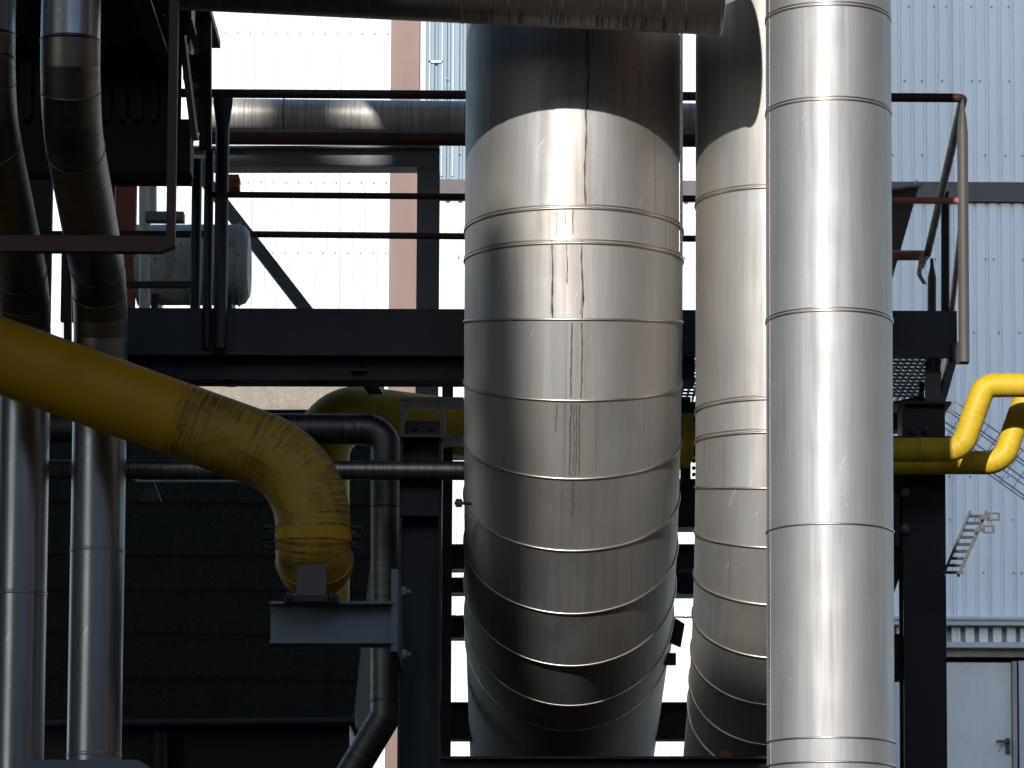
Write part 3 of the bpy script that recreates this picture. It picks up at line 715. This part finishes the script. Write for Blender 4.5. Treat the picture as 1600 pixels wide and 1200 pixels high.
# ------------------------------------------------------------------ dark columns and cross beams
CY = 19.30
def hcol(name, label, pxl, pxr, pyt, pyb, Y, mat, group=None, depth=0.22, face='x'):
    xm = (pxl + pxr) / 2; top = W(xm, pyt, Y); wd = S(pxr - pxl, xm, 800, Y); x = W(xm, 900, Y).x
    t = thing(name, label, 'column', (x, Y, 0), group)
    zb = 0.0 if pyb is None else W(xm, pyb, Y).z
    if face == 'x': MB().ibeam((x, Y, zb), (x, Y, top.z), wd, depth, 0.016, 0.012, up=(1, 0, 0)).build('shaft', mat, t)
    else: MB().ibeam((x, Y, zb), (x, Y, top.z), depth, wd, 0.016, 0.012, up=(0, 1, 0)).build('shaft', mat, t)
    return t, x, top.z
kc, kx, kz = hcol('steel_column', 'dark steel column left of the wide duct, with bolted head plates', 624, 690, 690, None, CY, M['navy'], face='x')
mb = MB()
for y in (630, 688): mb.box(W(676, y, CY - 0.02), (S(98, 660, y, CY), 0.28, 0.014))
for x in (630, 692): mb.box(W(x, 659, CY - 0.02), (S(7, x, 659, CY), 0.26, S(52, x, 659, CY)))
mb.build('stiffener', M['postgrey'], kc)
mb = MB().box(W(660, 672, CY + 0.03), (S(54, 660, 672, CY), 0.02, S(28, 660, 672, CY)))
mb.build('head_plate', M['navy'], kc)
for x in (648, 673): MB().bolt(W(x, 667, CY + 0.02), (0, -1, 0), 0.022, 0.014).build('bolt', M['navy'], kc)
mb = MB().box(W(656, 778, CY - 0.12), (S(58, 656, 778, CY), 0.012, S(56, 656, 778, CY))); mb.build('splice_plate', M['navy'], kc)
# slim dark column beside it, further back
k2, _, _ = hcol('steel_column', 'slim black column in the gap left of the wide duct', 689, 706, 598, None, 20.6, M['black'], depth=0.1, face='y')
kr, rx, rz = hcol('steel_column', 'thick black column right of the sunlit front pipe', 1408, 1474, 636, None, 19.75, M['black'], depth=0.24, face='y')
mb = MB()
for y in (636, 690): mb.box(W(1436, y, 19.72), (S(92, 1436, y, 19.72), 0.27, 0.014))
mb.box(W(1408, 663, 19.7), (0.014, 0.24, S(50, 1408, 663, 19.7)))
mb.build('stiffener', M['black'], kr)
for x in (1426, 1447): MB().bolt(W(x, 672, 19.62), (0, -1, 0), 0.022, 0.014).build('bolt', M['navy'], kr)
for x, y in ((1414, 770), (1414, 826)): MB().bolt(W(x, y, 19.6), (0, -1, 0), 0.024, 0.016).build('bolt', M['bluegrey'], kr)
# knee bracing from it towards the duct, seen in the narrow gap
gb = thing('gusset_brace', 'black brace plate in the narrow gap between front pipe and column', 'brace', W(1400, 850, 19.9))
mb = MB(); mb.prism([W(1330, 700, 19.95), W(1408, 700, 19.95), W(1408, 895, 19.95), W(1395, 932, 19.95), W(1330, 1000, 19.95)], (0, 0.03, 0))
mb.box(W(1370, 1028, 19.95), (S(80, 1370, 1028, 19.95), 0.12, S(72, 1370, 1028, 19.95)))
mb.build('plate', M['black'], gb)
mb = MB().box(W(1402, 812, 19.86), (S(7, 1402, 812, 19.86), 0.02, S(80, 1402, 812, 19.86))); mb.build('clip', M['bluegrey'], gb)

def hbeam(label, pxl, pxr, pyt, pyb, Y, mat, depth=0.16, solid=False, name='steel_beam', skew=0.0):
    pm_ = (pyt + pyb) / 2; a, b_ = W(pxl, pm_, Y), W(pxr, pm_, Y + skew)
    t = thing(name, label, 'beam', (a + b_) / 2)
    h = S(pyb - pyt, (pxl + pxr) / 2, pm_, Y)
    if solid: MB().bar(a, b_, depth, h).build('web', mat, t)
    else: MB().ibeam(a, b_, h, depth, min(0.014, h * 0.2), min(0.010, depth * 0.4)).build('web', mat, t)
    return t
hbeam('black cross beam behind the wide duct, just under the small pipe', 686, 1110, 690, 716, 20.9, M['black'])
hbeam('black cross beam behind the wide duct, level with the yellow pipe clamp', 686, 1090, 853, 892, 20.9, M['black'])
hbeam('black cross beam behind the wide duct, level with the yellow pipe foot', 686, 1060, 905, 929, 20.9, M['black'])
hbeam('black cross beam behind the wide duct, level with the bracket beam', 686, 1052, 966, 999, 20.9, M['black'])
hbeam('lowest black cross beam behind the feet of both ducts', 686, 1110, 1099, 1157, 21.6, M['black'])
hbeam('black beam between the two ducts, high above the cross beams', 1020, 1130, 632, 690, 21.2, M['black'], 0.2)
hbeam('blue-black beam between the two ducts, in the middle of the gap', 1020, 1130, 752, 828, 21.2, M['navy'], 0.2)
hbeam('black beam between the two ducts, low in the gap', 1020, 1130, 862, 932, 21.3, M['black'], 0.2)
# perforated rail in the gap between the ducts
pf = thing('perforated_rail', 'small perforated steel rail standing in the gap between the ducts', 'rail', W(1075, 700, 20.9))
mb = MB().box(W(1071, 690, 20.9), (S(16, 1071, 690, 20.9), 0.05, S(140, 1071, 690, 20.9)))
mb.build('upright', M['black'], pf)
mb = MB()
for y in (720, 731, 741): mb.tube([W(1084, y, 20.88), W(1084, y, 20.88) + Vector((0, 0.02, 0))], S(3, 1084, y, 20.9), n=10)
mb.build('studs', M['black'], pf)
# unseen dark block added behind the duct feet: keeps bright reflections off them
zbw = W(800, 1212, 21.3).z
bw = MB().box((0.5, 23.3, zbw / 2), (11, 4.0, zbw)).build('bund_wall', M['black']); bw['kind'] = 'thing'; tag(bw, 'low black bund wall behind the duct feet, under the lower edge of the picture', 'wall')
# clips on the flank of the ducts
dc = thing('duct_bracket', 'black hanger plate between the lower bends of the two ducts', 'bracket', W(1058, 985, 19.5))
mb = MB().prism([W(1040, 960, 19.75), W(1058, 967, 19.75), W(1070, 975, 19.75), W(1064, 1010, 19.75), W(1040, 1000, 19.75)], (0, 0.06, 0)); mb.build('plate', M['black'], dc)
mb = MB().box(W(1046, 1030, 19.9), (S(20, 1046, 1030, 19.9), 0.06, S(18, 1046, 1030, 19.9))); mb.build('lug', M['black'], dc)
vk = thing('valve_knob', 'small black star knob against the left flank of the wide duct', 'knob', W(717, 786, 18.6))
mb = MB(); c = W(717, 786, 18.6)
for k in range(6):
    a = k * math.pi / 3; mb.tube([c, c + Vector((math.cos(a) * 0.022, 0, math.sin(a) * 0.022))], 0.009, n=8)
mb.tube([c, c + Vector((0.06, 0.02, 0))], 0.008, n=8); mb.build('knob', M['black'], vk)
# bottom beam in front of duct feet
bb = thing('channel_beam', 'long dark channel across the bottom below the duct feet', 'beam', W(900, 1195, 17.6))
a, b_ = W(688, 1191, 17.7), W(1210, 1191, 17.7)
MB().bar(a - Vector((0, 0, 0.06)), b_ - Vector((0, 0, 0.06)), 0.14, 0.14).build('web', M['black'], bb)
MB().bar(a + Vector((0, -0.02, 0.012)), b_ + Vector((0, -0.02, 0.012)), 0.2, 0.012).build('flange', M['navy'], bb)
rp = MB().prism([W(1122, 1190, 17.66), W(1128, 1172, 17.66), W(1139, 1174, 17.66), W(1150, 1190, 17.66)], (0, 0.1, 0)).build('wedge', M['rust'])
tag(rp, 'small rusty orange wedge lying on the bottom channel by the front pipe', 'wedge')

# ------------------------------------------------------------------ platform and railing
PY = 19.4
pl = thing('walkway_platform', 'long dark steel walkway behind the ducts, deep fascia and open grating', 'platform', W(800, 598, PY))
a, b_ = W(120, 518, PY), W(1495, 523, PY + 0.05)
hF = S(74, 600, 518, PY)
MB().bar(a, b_, 0.03, hF).build('fascia', M['navy'], pl)
a2, b2 = W(180, 577, PY + 0.1), W(1085, 579, PY + 0.13)
MB().ibeam(a2, b2, S(43, 600, 577, PY), 0.2, 0.014, 0.012).build('beam', M['black'], pl)
zt = W(1450, 560, PY).z
xe = b_.x
D2 = 3.4
MB().bar((xe - 0.02, PY + 0.06, zt + 0.12), (xe + 0.19, PY + D2, zt + 0.12), 0.04, 0.25).build('side_beam', M['black'], pl)
gr = MB()
x = -3.4; DR = 1.5; DL = 0.72; xs = 0.75
while x < xe - 0.05:
    dd_ = DL if x < xs else DR
    gr.box((x, PY + dd_ / 2 + 0.05, zt + 0.05), (0.006, dd_, 0.035)); x += 0.034
y = PY + 0.1
while y < PY + DR:
    xa = -3.4 if y < PY + DL else xs
    gr.box(((xe + xa) / 2, y, zt + 0.06), (xe - xa - 0.08, 0.006, 0.012)); y += 0.1
gr.build('grating', M['grating'], pl)
for x, dj in ((xe - 0.95, DR), (xe - 0.12, DR), (-0.8, DL), (-1.9, DL)): MB().ibeam((x, PY + 0.06, zt - 0.01), (x + 0.1 * dj, PY + dj, zt - 0.01), 0.12, 0.08).build('joist', M['black'], pl)
mb = MB().box((xe - 0.62, PY + DR + 0.08, zt - 0.03), (1.15, 0.12, 0.16)); mb.build('cross_joist', M['black'], pl)
mb = MB().tube([W(1440, 600, 20.3), W(1440, 622, 20.3), W(1422, 626, 20.3), W(1455, 626, 20.3)], 0.014, n=8); mb.build('pipe_hook', M['black'], pl)
mb = MB().box(W(360, 599, PY + 0.1), (S(16, 360, 599, PY), 0.1, 0.02)); mb.build('drain_stub', M['black'], pl)

rl = thing('railing', 'red-brown tube railing along the front edge of the walkway', 'railing', W(800, 480, PY))
RY = PY - 0.05
rr_ = S(7, 600, 150, RY)
c1 = W(1505, 153, RY)
cb = W(1449, 398, 23.1)
top = fillet([W(-60, 140, RY), W(330, 146, RY), c1, cb], [0.5, S(10, 1505, 153, RY) * 1.3], n=6)
MB().tube(top, rr_, n=20).build('top_rail', M['red'], rl)
c2 = W(1506, 314, RY)
cm = W(1300, 312, RY)
MB().tube([W(330, 304, RY), cm], S(5, 600, 310, RY), n=16).build('mid_rail', M['red'], rl)
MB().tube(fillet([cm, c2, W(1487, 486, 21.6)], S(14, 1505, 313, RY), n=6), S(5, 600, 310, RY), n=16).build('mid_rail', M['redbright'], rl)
def post(px, pyt, pyb, w0, Y, mat, flat=True):
    a, b_ = W(px, pyt, Y), W(px, pyb, Y); x = W(px, (pyt + pyb) / 2, Y).x
    r = S(w0 / 2, px, pyt, Y); a.x = b_.x = x
    L = (a.z - b_.z)
    ps = [b_, a - Vector((0, 0, 0.17)), a - Vector((0, 0, 0.09)), a - Vector((0, 0, 0.04)), a]
    rr0 = [(r, r), (r, r), (r * 0.45, r * 1.25), (r * 0.3, r * 1.45), (r * 0.3, r * 1.45)] if flat is True else [(r, r), (r, r), (r * 1.15, r * 0.75), (r * 1.3, r * 0.4), (r * 1.3, r * 0.3)] if flat else [r] * 5
    return MB().tube(ps, rr0, n=20, ref=(0, -1, 0)).build('post', mat, rl)
post(346, 150, 545, 21, RY, M['navy']); post(325, 236, 545, 15, RY + 0.04, M['navy'], False)
post(306, 250, 545, 16, RY + 0.1, M['black'], False)
post(1505, 158, 566, 17, RY, M['postgrey'], 'side')
mb = MB().box(W(1500, 552, RY + 0.03), (S(26, 1500, 552, RY), 0.03, S(34, 1500, 552, RY))); mb.build('post_bracket', M['navy'], rl)
rb = thing('railing', 'railing along the far edge of the walkway, lit pink tube ending by the tape', 'railing', W(1440, 400, 23.1))
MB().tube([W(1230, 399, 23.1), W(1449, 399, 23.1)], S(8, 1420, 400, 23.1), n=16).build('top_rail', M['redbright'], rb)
MB().tube([W(200, 364, 22.6), W(1090, 373, 22.6)], S(5.2, 600, 368, 22.6), n=16).build('mid_rail', M['red'], rb)
a = W(1456, 404, 23.1); b_ = W(1456, 520, 23.1)
MB().tube([b_, a - Vector((0, 0, 0.12)), a - Vector((0, 0, 0.05)), a], [(0.027, 0.027), (0.027, 0.027), (0.012, 0.03), (0.01, 0.012)], n=16, ref=(1, 0, 0)).build('post', M['postgrey'], rb)
a = W(1477, 300, 21.6); b_ = W(1477, 560, 21.6)
MB().tube([b_, a], S(7, 1477, 400, 21.6), n=16).build('post', M['navy'], rl)
tpz = W(1440, 396, 23.05)
mb = MB()
def ribbon(pts, wd):
    vv = []; 
    for p in pts: vv += [Vector(p) - Vector((wd / 2, 0, 0)), Vector(p) + Vector((wd / 2, 0, 0))]
    n = len(pts); lo = len(vv)
    vb = [v + Vector((0, 0.002, 0)) for v in vv]
    return vv, [(2 * i, 2 * i + 1, 2 * i + 3, 2 * i + 2) for i in range(n - 1)]
for pts in ([(1446, 393), (1440, 398), (1438, 415), (1436, 428), (1440, 436), (1445, 444)], [(1438, 395), (1452, 392), (1447, 405), (1441, 402)], [(1444, 394), (1450, 399), (1444, 408), (1440, 420)]):
    vv, ff = ribbon([W(x, y, 23.04 + 0.004 * i) for i, (x, y) in enumerate(pts)], 0.028); mb.add(vv, ff)
tag(mb.build('barrier_tape', M['tape']), 'twist of red and white barrier tape hanging from the rail corner', 'tape')

# hood sheet behind the front pipe
hd = thing('hood', 'brown-grey tapering sheet hood behind the front pipe and rail', 'hood', W(1400, 420, 23.8))
mb = MB().prism([W(1330, 305, 23.8), W(1436, 291, 23.8), W(1390, 450, 23.8), W(1330, 560, 23.8)], (-0.2, 0.7, 0)); mb.build('sheet', M['hood'], hd)
mb = MB().bar(W(1325, 306, 23.78), W(1440, 290, 23.78), 0.05, 0.012); mb.box(W(1432, 288, 23.78), (0.012, 0.02, 0.05)); mb.build('rim', M['trimgrey'], hd)

# ------------------------------------------------------------------ yellow pipes on the right
ry = 19.15; yr2 = S(19, 1480, 700, ry)
ya = thing('yellow_pipe', 'clean yellow pipe with a raised loop, upper one of the pair at the right edge', 'pipe', W(1480, 703, ry))
MB().tube(fillet([W(1230, 703, ry + 0.1), W(1502, 703, ry), W(1538, 602, ry), W(1720, 601, ry)], [S(30, 1480, 700, ry), S(24, 1480, 700, ry)], n=10), yr2, n=32).build('shell', M['yellow'], ya)
MB().tube([W(1437, 703, ry + 0.0), W(1440, 703, ry)], yr2 * 1.02, n=32).build('weld_seam', M['yellow'], ya)
ry2 = 19.48
yb = thing('yellow_pipe', 'yellow pipe with a raised loop, lower and further back of the pair at right edge', 'pipe', W(1540, 722, ry2))
MB().tube(fillet([W(1230, 722, ry2 + 0.1), W(1566, 723, ry2), W(1604, 615, ry2), W(1740, 608, ry2)], [S(34, 1480, 700, ry2), S(26, 1480, 700, ry2)], n=10), S(18.5, 1540, 722, ry2), n=32).build('shell', M['yellow'], yb)

# short cable ladder
cy = 19.3
ct = thing('cable_ladder', 'short rusty cable ladder stub slanting from the black column', 'cable ladder', W(1478, 895, cy))
p0, p1 = W(1486, 899, cy), W(1528, 800, cy + 0.05)
mb = MB(); dl = (p1 - p0)
off = Vector((S(12, 1500, 850, cy), 0, 0))
mb.bar(p0 - off, p1 - off, 0.05, 0.012, up=(1, 0, 0.4)); mb.build('side_rail', M['black'], ct)
mb = MB().bar(p0 + off * 0.95, p1 + off * 1.1, 0.05, 0.012, up=(1, 0, 0.4)); mb.build('side_rail', M['black'], ct)
mb = MB()
for k in range(9):
    f = (k + 0.4) / 9; mb.bar(p0.lerp(p1, f) - off, p0.lerp(p1, f) + off, 0.02, S(4, 1500, 850, cy))
mb.build('rung', M['black'], ct)
for x, y in ((1553, 807), (1545, 827)):
    q = W(x, y, cy); wd, hh = S(18, x, y, cy), S(12, x, y, cy); mb = MB()
    for dx, dz, sx, sz in ((0, hh * .42, wd, hh * .2), (0, -hh * .42, wd, hh * .2), (-wd * .42, 0, wd * .2, hh * .62), (wd * .42, 0, wd * .2, hh * .62)):
        mb.box(q + Vector((dx, 0, dz)), (sx, 0.012, sz))
    mb.bar(q - Vector((wd * 0.5, 0, 0)), q - Vector((wd * 1.3, 0, 0.01)), 0.012, 0.02)
    mb.build('fixing_lug', M['postgrey'], ct)
# wire basket tray far behind
wt = thing('wire_tray', 'thin grey wire basket tray sloping down in front of the right-hand cladding', 'cable tray', W(1550, 700, 30))
mb = MB(); q0, q1 = W(1474, 652, 30), W(1680, 800, 30); dv = (q1 - q0)
nn = Vector((0.09, 0, 0.13))
for f in (-1, -0.4, 0.4, 1): mb.tube([q0 + nn * f, q1 + nn * f], 0.005, n=6)
L = dv.length; k = 0
while k * 0.11 < L:
    c = q0 + dv * (k * 0.11 / L); mb.tube([c - nn, c - nn * 0.7 + Vector((0, 0.1, 0)), c + nn * 0.7 + Vector((0, 0.1, 0)), c + nn], 0.0035, n=5); k += 1
for f in (-0.7, 0.0, 0.7): mb.tube([q0 + nn * f + Vector((0, 0.1, 0)), q1 + nn * f + Vector((0, 0.1, 0))], 0.006, n=6)
mb.build('wires', M['galv'], wt)

# ------------------------------------------------------------------ things behind the railing on the left
GY = 23.2
lp = thing('lagged_pipe', 'pale weathered horizontal pipe behind the top rail, sunlit on its left half', 'pipe', W(500, 180, GY))
lr = S(25.5, 500, 180, GY)
MB().tube([W(300, 179, GY), W(760, 184, GY), W(1200, 188, GY)], lr, n=48).build('jacket', M['lagged'], lp)
MB().ringbead(W(444, 180, GY), (1, 0, 0), lr, 0.004, n=48).build('seam_band', M['lagged_dark'], lp)
rp2 = thing('red_pipe', 'dark red-brown pipe just below the pale weathered horizontal pipe', 'pipe', W(500, 216, 22.3))
MB().tube([W(325, 215, 22.3), W(1110, 219, 22.3)], S(11, 500, 216, 22.3), n=24).build('shell', M['red'], rp2)
fr = thing('steel_portal', 'blue-grey steel frame with one post and diagonal brace behind the railing', 'frame', W(670, 480, 22.9))
FY2 = 22.9
MB().ibeam(W(300, 249, FY2), W(687, 249, FY2), S(34, 500, 249, FY2), 0.16, 0.012, 0.01).build('beam', M['bluegrey'], fr)
x = W(669, 370, FY2).x
MB().ibeam((x, FY2, W(669, 620, FY2).z), (x, FY2, W(669, 268, FY2).z), 0.14, S(35, 669, 370, FY2), up=(0, 1, 0)).build('post', M['bluegrey'], fr)
MB().bar(W(310, 268, FY2), W(490, 500, FY2), 0.08, S(19, 400, 380, FY2), up=(0, 0, 1)).build('brace', M['bluegrey'], fr)
rs = MB().box(W(362, 286, 21.5), (S(24, 362, 286, 21.5), 0.12, S(20, 362, 286, 21.5))); rs.bar(W(345, 290, 21.5), W(374, 280, 21.5), 0.14, 0.03)
tag(rs.build('rusty_bracket', M['rust']), 'small rusty brown bracket stub beside the tall railing post', 'bracket')
dm = thing('storage_drum', 'stained whitish drum lying behind the railing on the left', 'drum', W(300, 478, 22.5))
c0, c1_ = W(215, 414, 22.4), W(374, 414, 22.4)
rd = S(63, 300, 414, 22.4)
MB().tube([c0, c1_, c1_ + Vector((0.035, 0, 0)), c1_ + Vector((0.06, 0, 0))], [rd, rd, rd * 0.96, rd * 0.8], n=48).build('shell', M['drum'], dm)
MB().ringbead(c1_ + Vector((0.0, 0, 0)), (1, 0, 0), rd, 0.008, n=48).build('rim', M['drum'], dm)
for x in (245, 360): MB().box(W(x, 480, 22.4), (0.04, 0.3, 0.1)).build('foot', M['black'], dm)
wp = thing('white_pipe', 'upright white pipe behind the railing, beside the red oxide panel', 'pipe', W(227, 480, 22.0))
MB().tube([W(226, 560, 22.0), W(226, 250, 22.0)], S(9, 226, 400, 22.0), n=20).build('tube', M['whitepipe'], wp)
MB().tube([W(238, 250, 21.9), W(238, 335, 21.9), ], S(7, 238, 300, 21.9), n=20).build('branch', M['whitepipe'], wp)
MB().box(W(258, 340, 21.85), (S(60, 258, 340, 21.85), 0.1, S(14, 258, 340, 21.85))).build('clip', M['bluegrey'], wp)
mb = MB().box(W(188, 390, 22.3), (S(48, 188, 390, 22.3), 0.08, S(240, 188, 390, 22.3)))
tag(mb.build('oxide_panel', M['orangebrown']), 'rusty red oxide panel seen between the shaded steel pipe and the white pipe', 'panel')

# ------------------------------------------------------------------ felt clad vessel low on the left
VY = 25.9
vs_ = thing('clad_vessel', 'huge dark felt-clad vessel filling the lower left, its top edge sunlit', 'vessel', W(300, 1125, VY))
outl = [(-120, 560), (592, 560), (590, 760), (582, 850), (552, 1124), (-120, 1124)]
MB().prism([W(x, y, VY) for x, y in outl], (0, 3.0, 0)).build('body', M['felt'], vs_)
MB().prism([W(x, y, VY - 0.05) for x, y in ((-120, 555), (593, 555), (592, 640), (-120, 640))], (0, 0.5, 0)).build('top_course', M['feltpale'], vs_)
mb = MB()
for y, x1 in ((785, 586), (868, 578), (922, 575), (990, 566), (1060, 558)):
    mb.bar(W(-110, y - 4, VY - 0.006), W(x1, y + 2, VY - 0.006), 0.010, 0.008)
mb.build('lap_seam', M['feltseam'], vs_)
mb = MB(); mb.tube([W(-120, 1132, VY - 0.05), W(548, 1127, VY - 0.05)], S(7, 300, 1130, VY), n=16)
mb.tube([W(548, 1127, VY - 0.06), W(556, 1127, VY - 0.06)], S(10, 300, 1130, VY), n=16)
mb.build('rim', M['navy'], vs_)
mb = MB().prism([W(x, y, VY + 0.25) for x, y in ((-120, 1130), (546, 1130), (546, 1330), (-120, 1330))], (0, 2, 0)); mb.build('base', M['black'], vs_)
mb = MB(); c = W(250, 1145, VY + 0.1); mb.tube([c, c - Vector((0, 0, c.z))], S(14, 250, 1150, VY), n=20); mb.build('leg', M['black'], vs_)
# cabinet at the very bottom
cb_ = thing('cabinet', 'blue-grey cabinet whose lid edge peeps up at the bottom left', 'cabinet', W(150, 1240, 17.3))
mb = MB().prism([W(40, 1187, 18.2), W(216, 1187, 18.2), W(240, 1203, 18.2), W(240, 1420, 18.2), W(40, 1420, 18.2)], (0, 0.5, 0)); mb.build('body', M['bluegrey'], cb_)

# ------------------------------------------------------------------ upper left: dark platform, posts, red frame
up = thing('upper_platform', 'dark overhead platform in the top left corner, grating seen from below', 'platform', W(120, 195, 18.9))
mb = MB(); z = W(120, 40, 17.6).z
a = W(-60, 150, 19.0); b_ = W(268, 150, 19.0)
# corrugated dark panel
mb = MB(); x = a.x; zt0, zt1 = W(120, 195, 19.0).z, W(120, 88, 19.0).z; pts = []
while x < b_.x:
    for dx, dy in ((0, 0), (0.03, 0), (0.04, 0.02), (0.07, 0.02)): pts.append((x + dx, 19.0 + dy))
    x += 0.08
n = len(pts)
mb.add([(p[0], p[1], zt0) for p in pts] + [(p[0], p[1], zt1) for p in pts], [(i, i + 1, n + i + 1, n + i) for i in range(n - 1)])
mb.build('back_panel', M['navy'], up)
mb = MB().bar(W(-60, 234, 19.1), W(300, 234, 19.1), 0.2, S(82, 120, 236, 19.1)); mb.bar(W(-60, 80, 19.05), W(300, 80, 19.05), 0.2, S(26, 120, 80, 19.05)); mb.build('beam', M['black'], up)
zg = W(120, 75, 18.9).z
gr = MB(); x = W(-60, 60, 18).x
x_end = W(272, 60, 18).x
while x < x_end:
    gr.box((x, 17.9, zg), (0.007, 2.2, 0.035)); x += 0.036
y = 16.85
while y < 19:
    gr.box(((W(-60, 60, 18).x + x_end) / 2, y, zg + 0.01), (x_end - W(-60, 60, 18).x, 0.012, 0.02)); y += 0.11
gr.build('grating', M['grating'], up)
for x in (-2.35, -1.75): MB().ibeam((x, 16.8, zg - 0.08), (x, 19, zg - 0.08), 0.12, 0.08).build('joist', M['black'], up)
mb = MB().box((W(290, 60, 17).x - 0.78, 18.1, zg + 0.16), (1.5, 2.6, 0.04)); mb.build('roof_sheet', M['black'], up)
uc = thing('steel_post', 'black post at the end of the overhead pipe, left of the bright hall wall', 'post', W(316, 232, 18.9))
mb = MB(); x = W(321, 100, 18.9)
mb.bar(W(321, 232, 18.9), W(321, -120, 18.9), 0.06, S(19, 321, 100, 18.9), up=(1, 0, 0)); mb.build('shaft', M['black'], uc)
mb = MB(); mb.bar(W(306, 206, 20.2), W(306, -120, 20.2), 0.06, S(15, 306, 100, 20.2), up=(1, 0, 0)); mb.box(W(300, 107, 18.93), (S(26, 300, 107, 18.9), 0.08, S(38, 300, 107, 18.9)))
mb.build('lug', M['black'], uc)
hb = MB().box(W(288, 18, 18.3), (S(28, 288, 18, 18.3), 0.2, S(46, 288, 18, 18.3)))
hb.box(W(288, 43, 18.3), (S(32, 288, 43, 18.3), 0.23, 0.012))
tag(hb.build('junction_box', M['navy']), 'dark blue box hanging under the top edge beside the red frame', 'box')
st = thing('ladder_stringer', 'leaning grey stringer plate between the red frame and the black post', 'stringer', W(306, 215, 18.7))
mb = MB().bar(W(305, 218, 18.7), W(282, 30, 18.6), 0.16, S(9, 290, 120, 18.7), up=(1, 0, 0)); mb.build('plate', M['postgrey'], st)
bp = MB().box(W(8, 385, 20.6), (S(146, 8, 385, 20.6), 0.05, S(240, 8, 385, 20.6))); bp.box(W(138, 385, 20.62), (S(82, 138, 385, 20.6), 0.05, S(240, 138, 385, 20.6)))
tag(bp.build('dark_screen', M['black']), 'black sheet screen with a narrow slot behind the two left pipes', 'screen')
rf_ = thing('square_tube_bracket', 'dark red square tube frame hanging in front of the two left pipes', 'frame', W(270, 383, 16.4))
q1, q2, q3 = W(269.5, -120, 16.4), W(269.5, 383, 16.4), W(-120, 380, 16.4)
q1.x = q2.x = W(269.5, 200, 16.4).x
tw = S(14, 270, 383, 16.4)
MB().bar(q1, q2, 0.05, tw, up=(1, 0, 0)).build('upright', M['red'], rf_)
zz = q2.z; hh = S(25, 270, 383, 16.4)
MB().prism([(q3.x, 16.37, zz - hh / 2), (q2.x - tw * 0.9, 16.37, zz - hh / 2), (q2.x + tw * .55, 16.37, zz - hh * 0.1), (q2.x + tw * .55, 16.37, zz + hh / 2), (q3.x, 16.37, zz + hh / 2)], (0, 0.06, 0)).build('bottom_bar', M['red'], rf_)
lr_ = thing('side_rail', 'pair of thin dark rails behind the two left pipes', 'rail', W(250, 445, 19.5))
MB().bar(W(60, 366, 19.6), W(332, 366, 19.6), 0.03, S(9, 200, 366, 19.6)).build('upper_rail', M['black'], lr_)
MB().bar(W(180, 445, 19.5), W(304, 445, 19.5), 0.03, S(10, 250, 445, 19.5)).build('lower_rail', M['black'], lr_)
MB().bar(W(106, 540, 19.6), W(106, 380, 19.6), 0.04, S(12, 106, 445, 19.5), up=(1, 0, 0)).build('post', M['black'], lr_)
MB().bar(W(120, 285, 19.3), W(300, 285, 19.3), 0.05, S(9, 200, 282, 19.3)).build('cross_rail', M['black'], lr_)
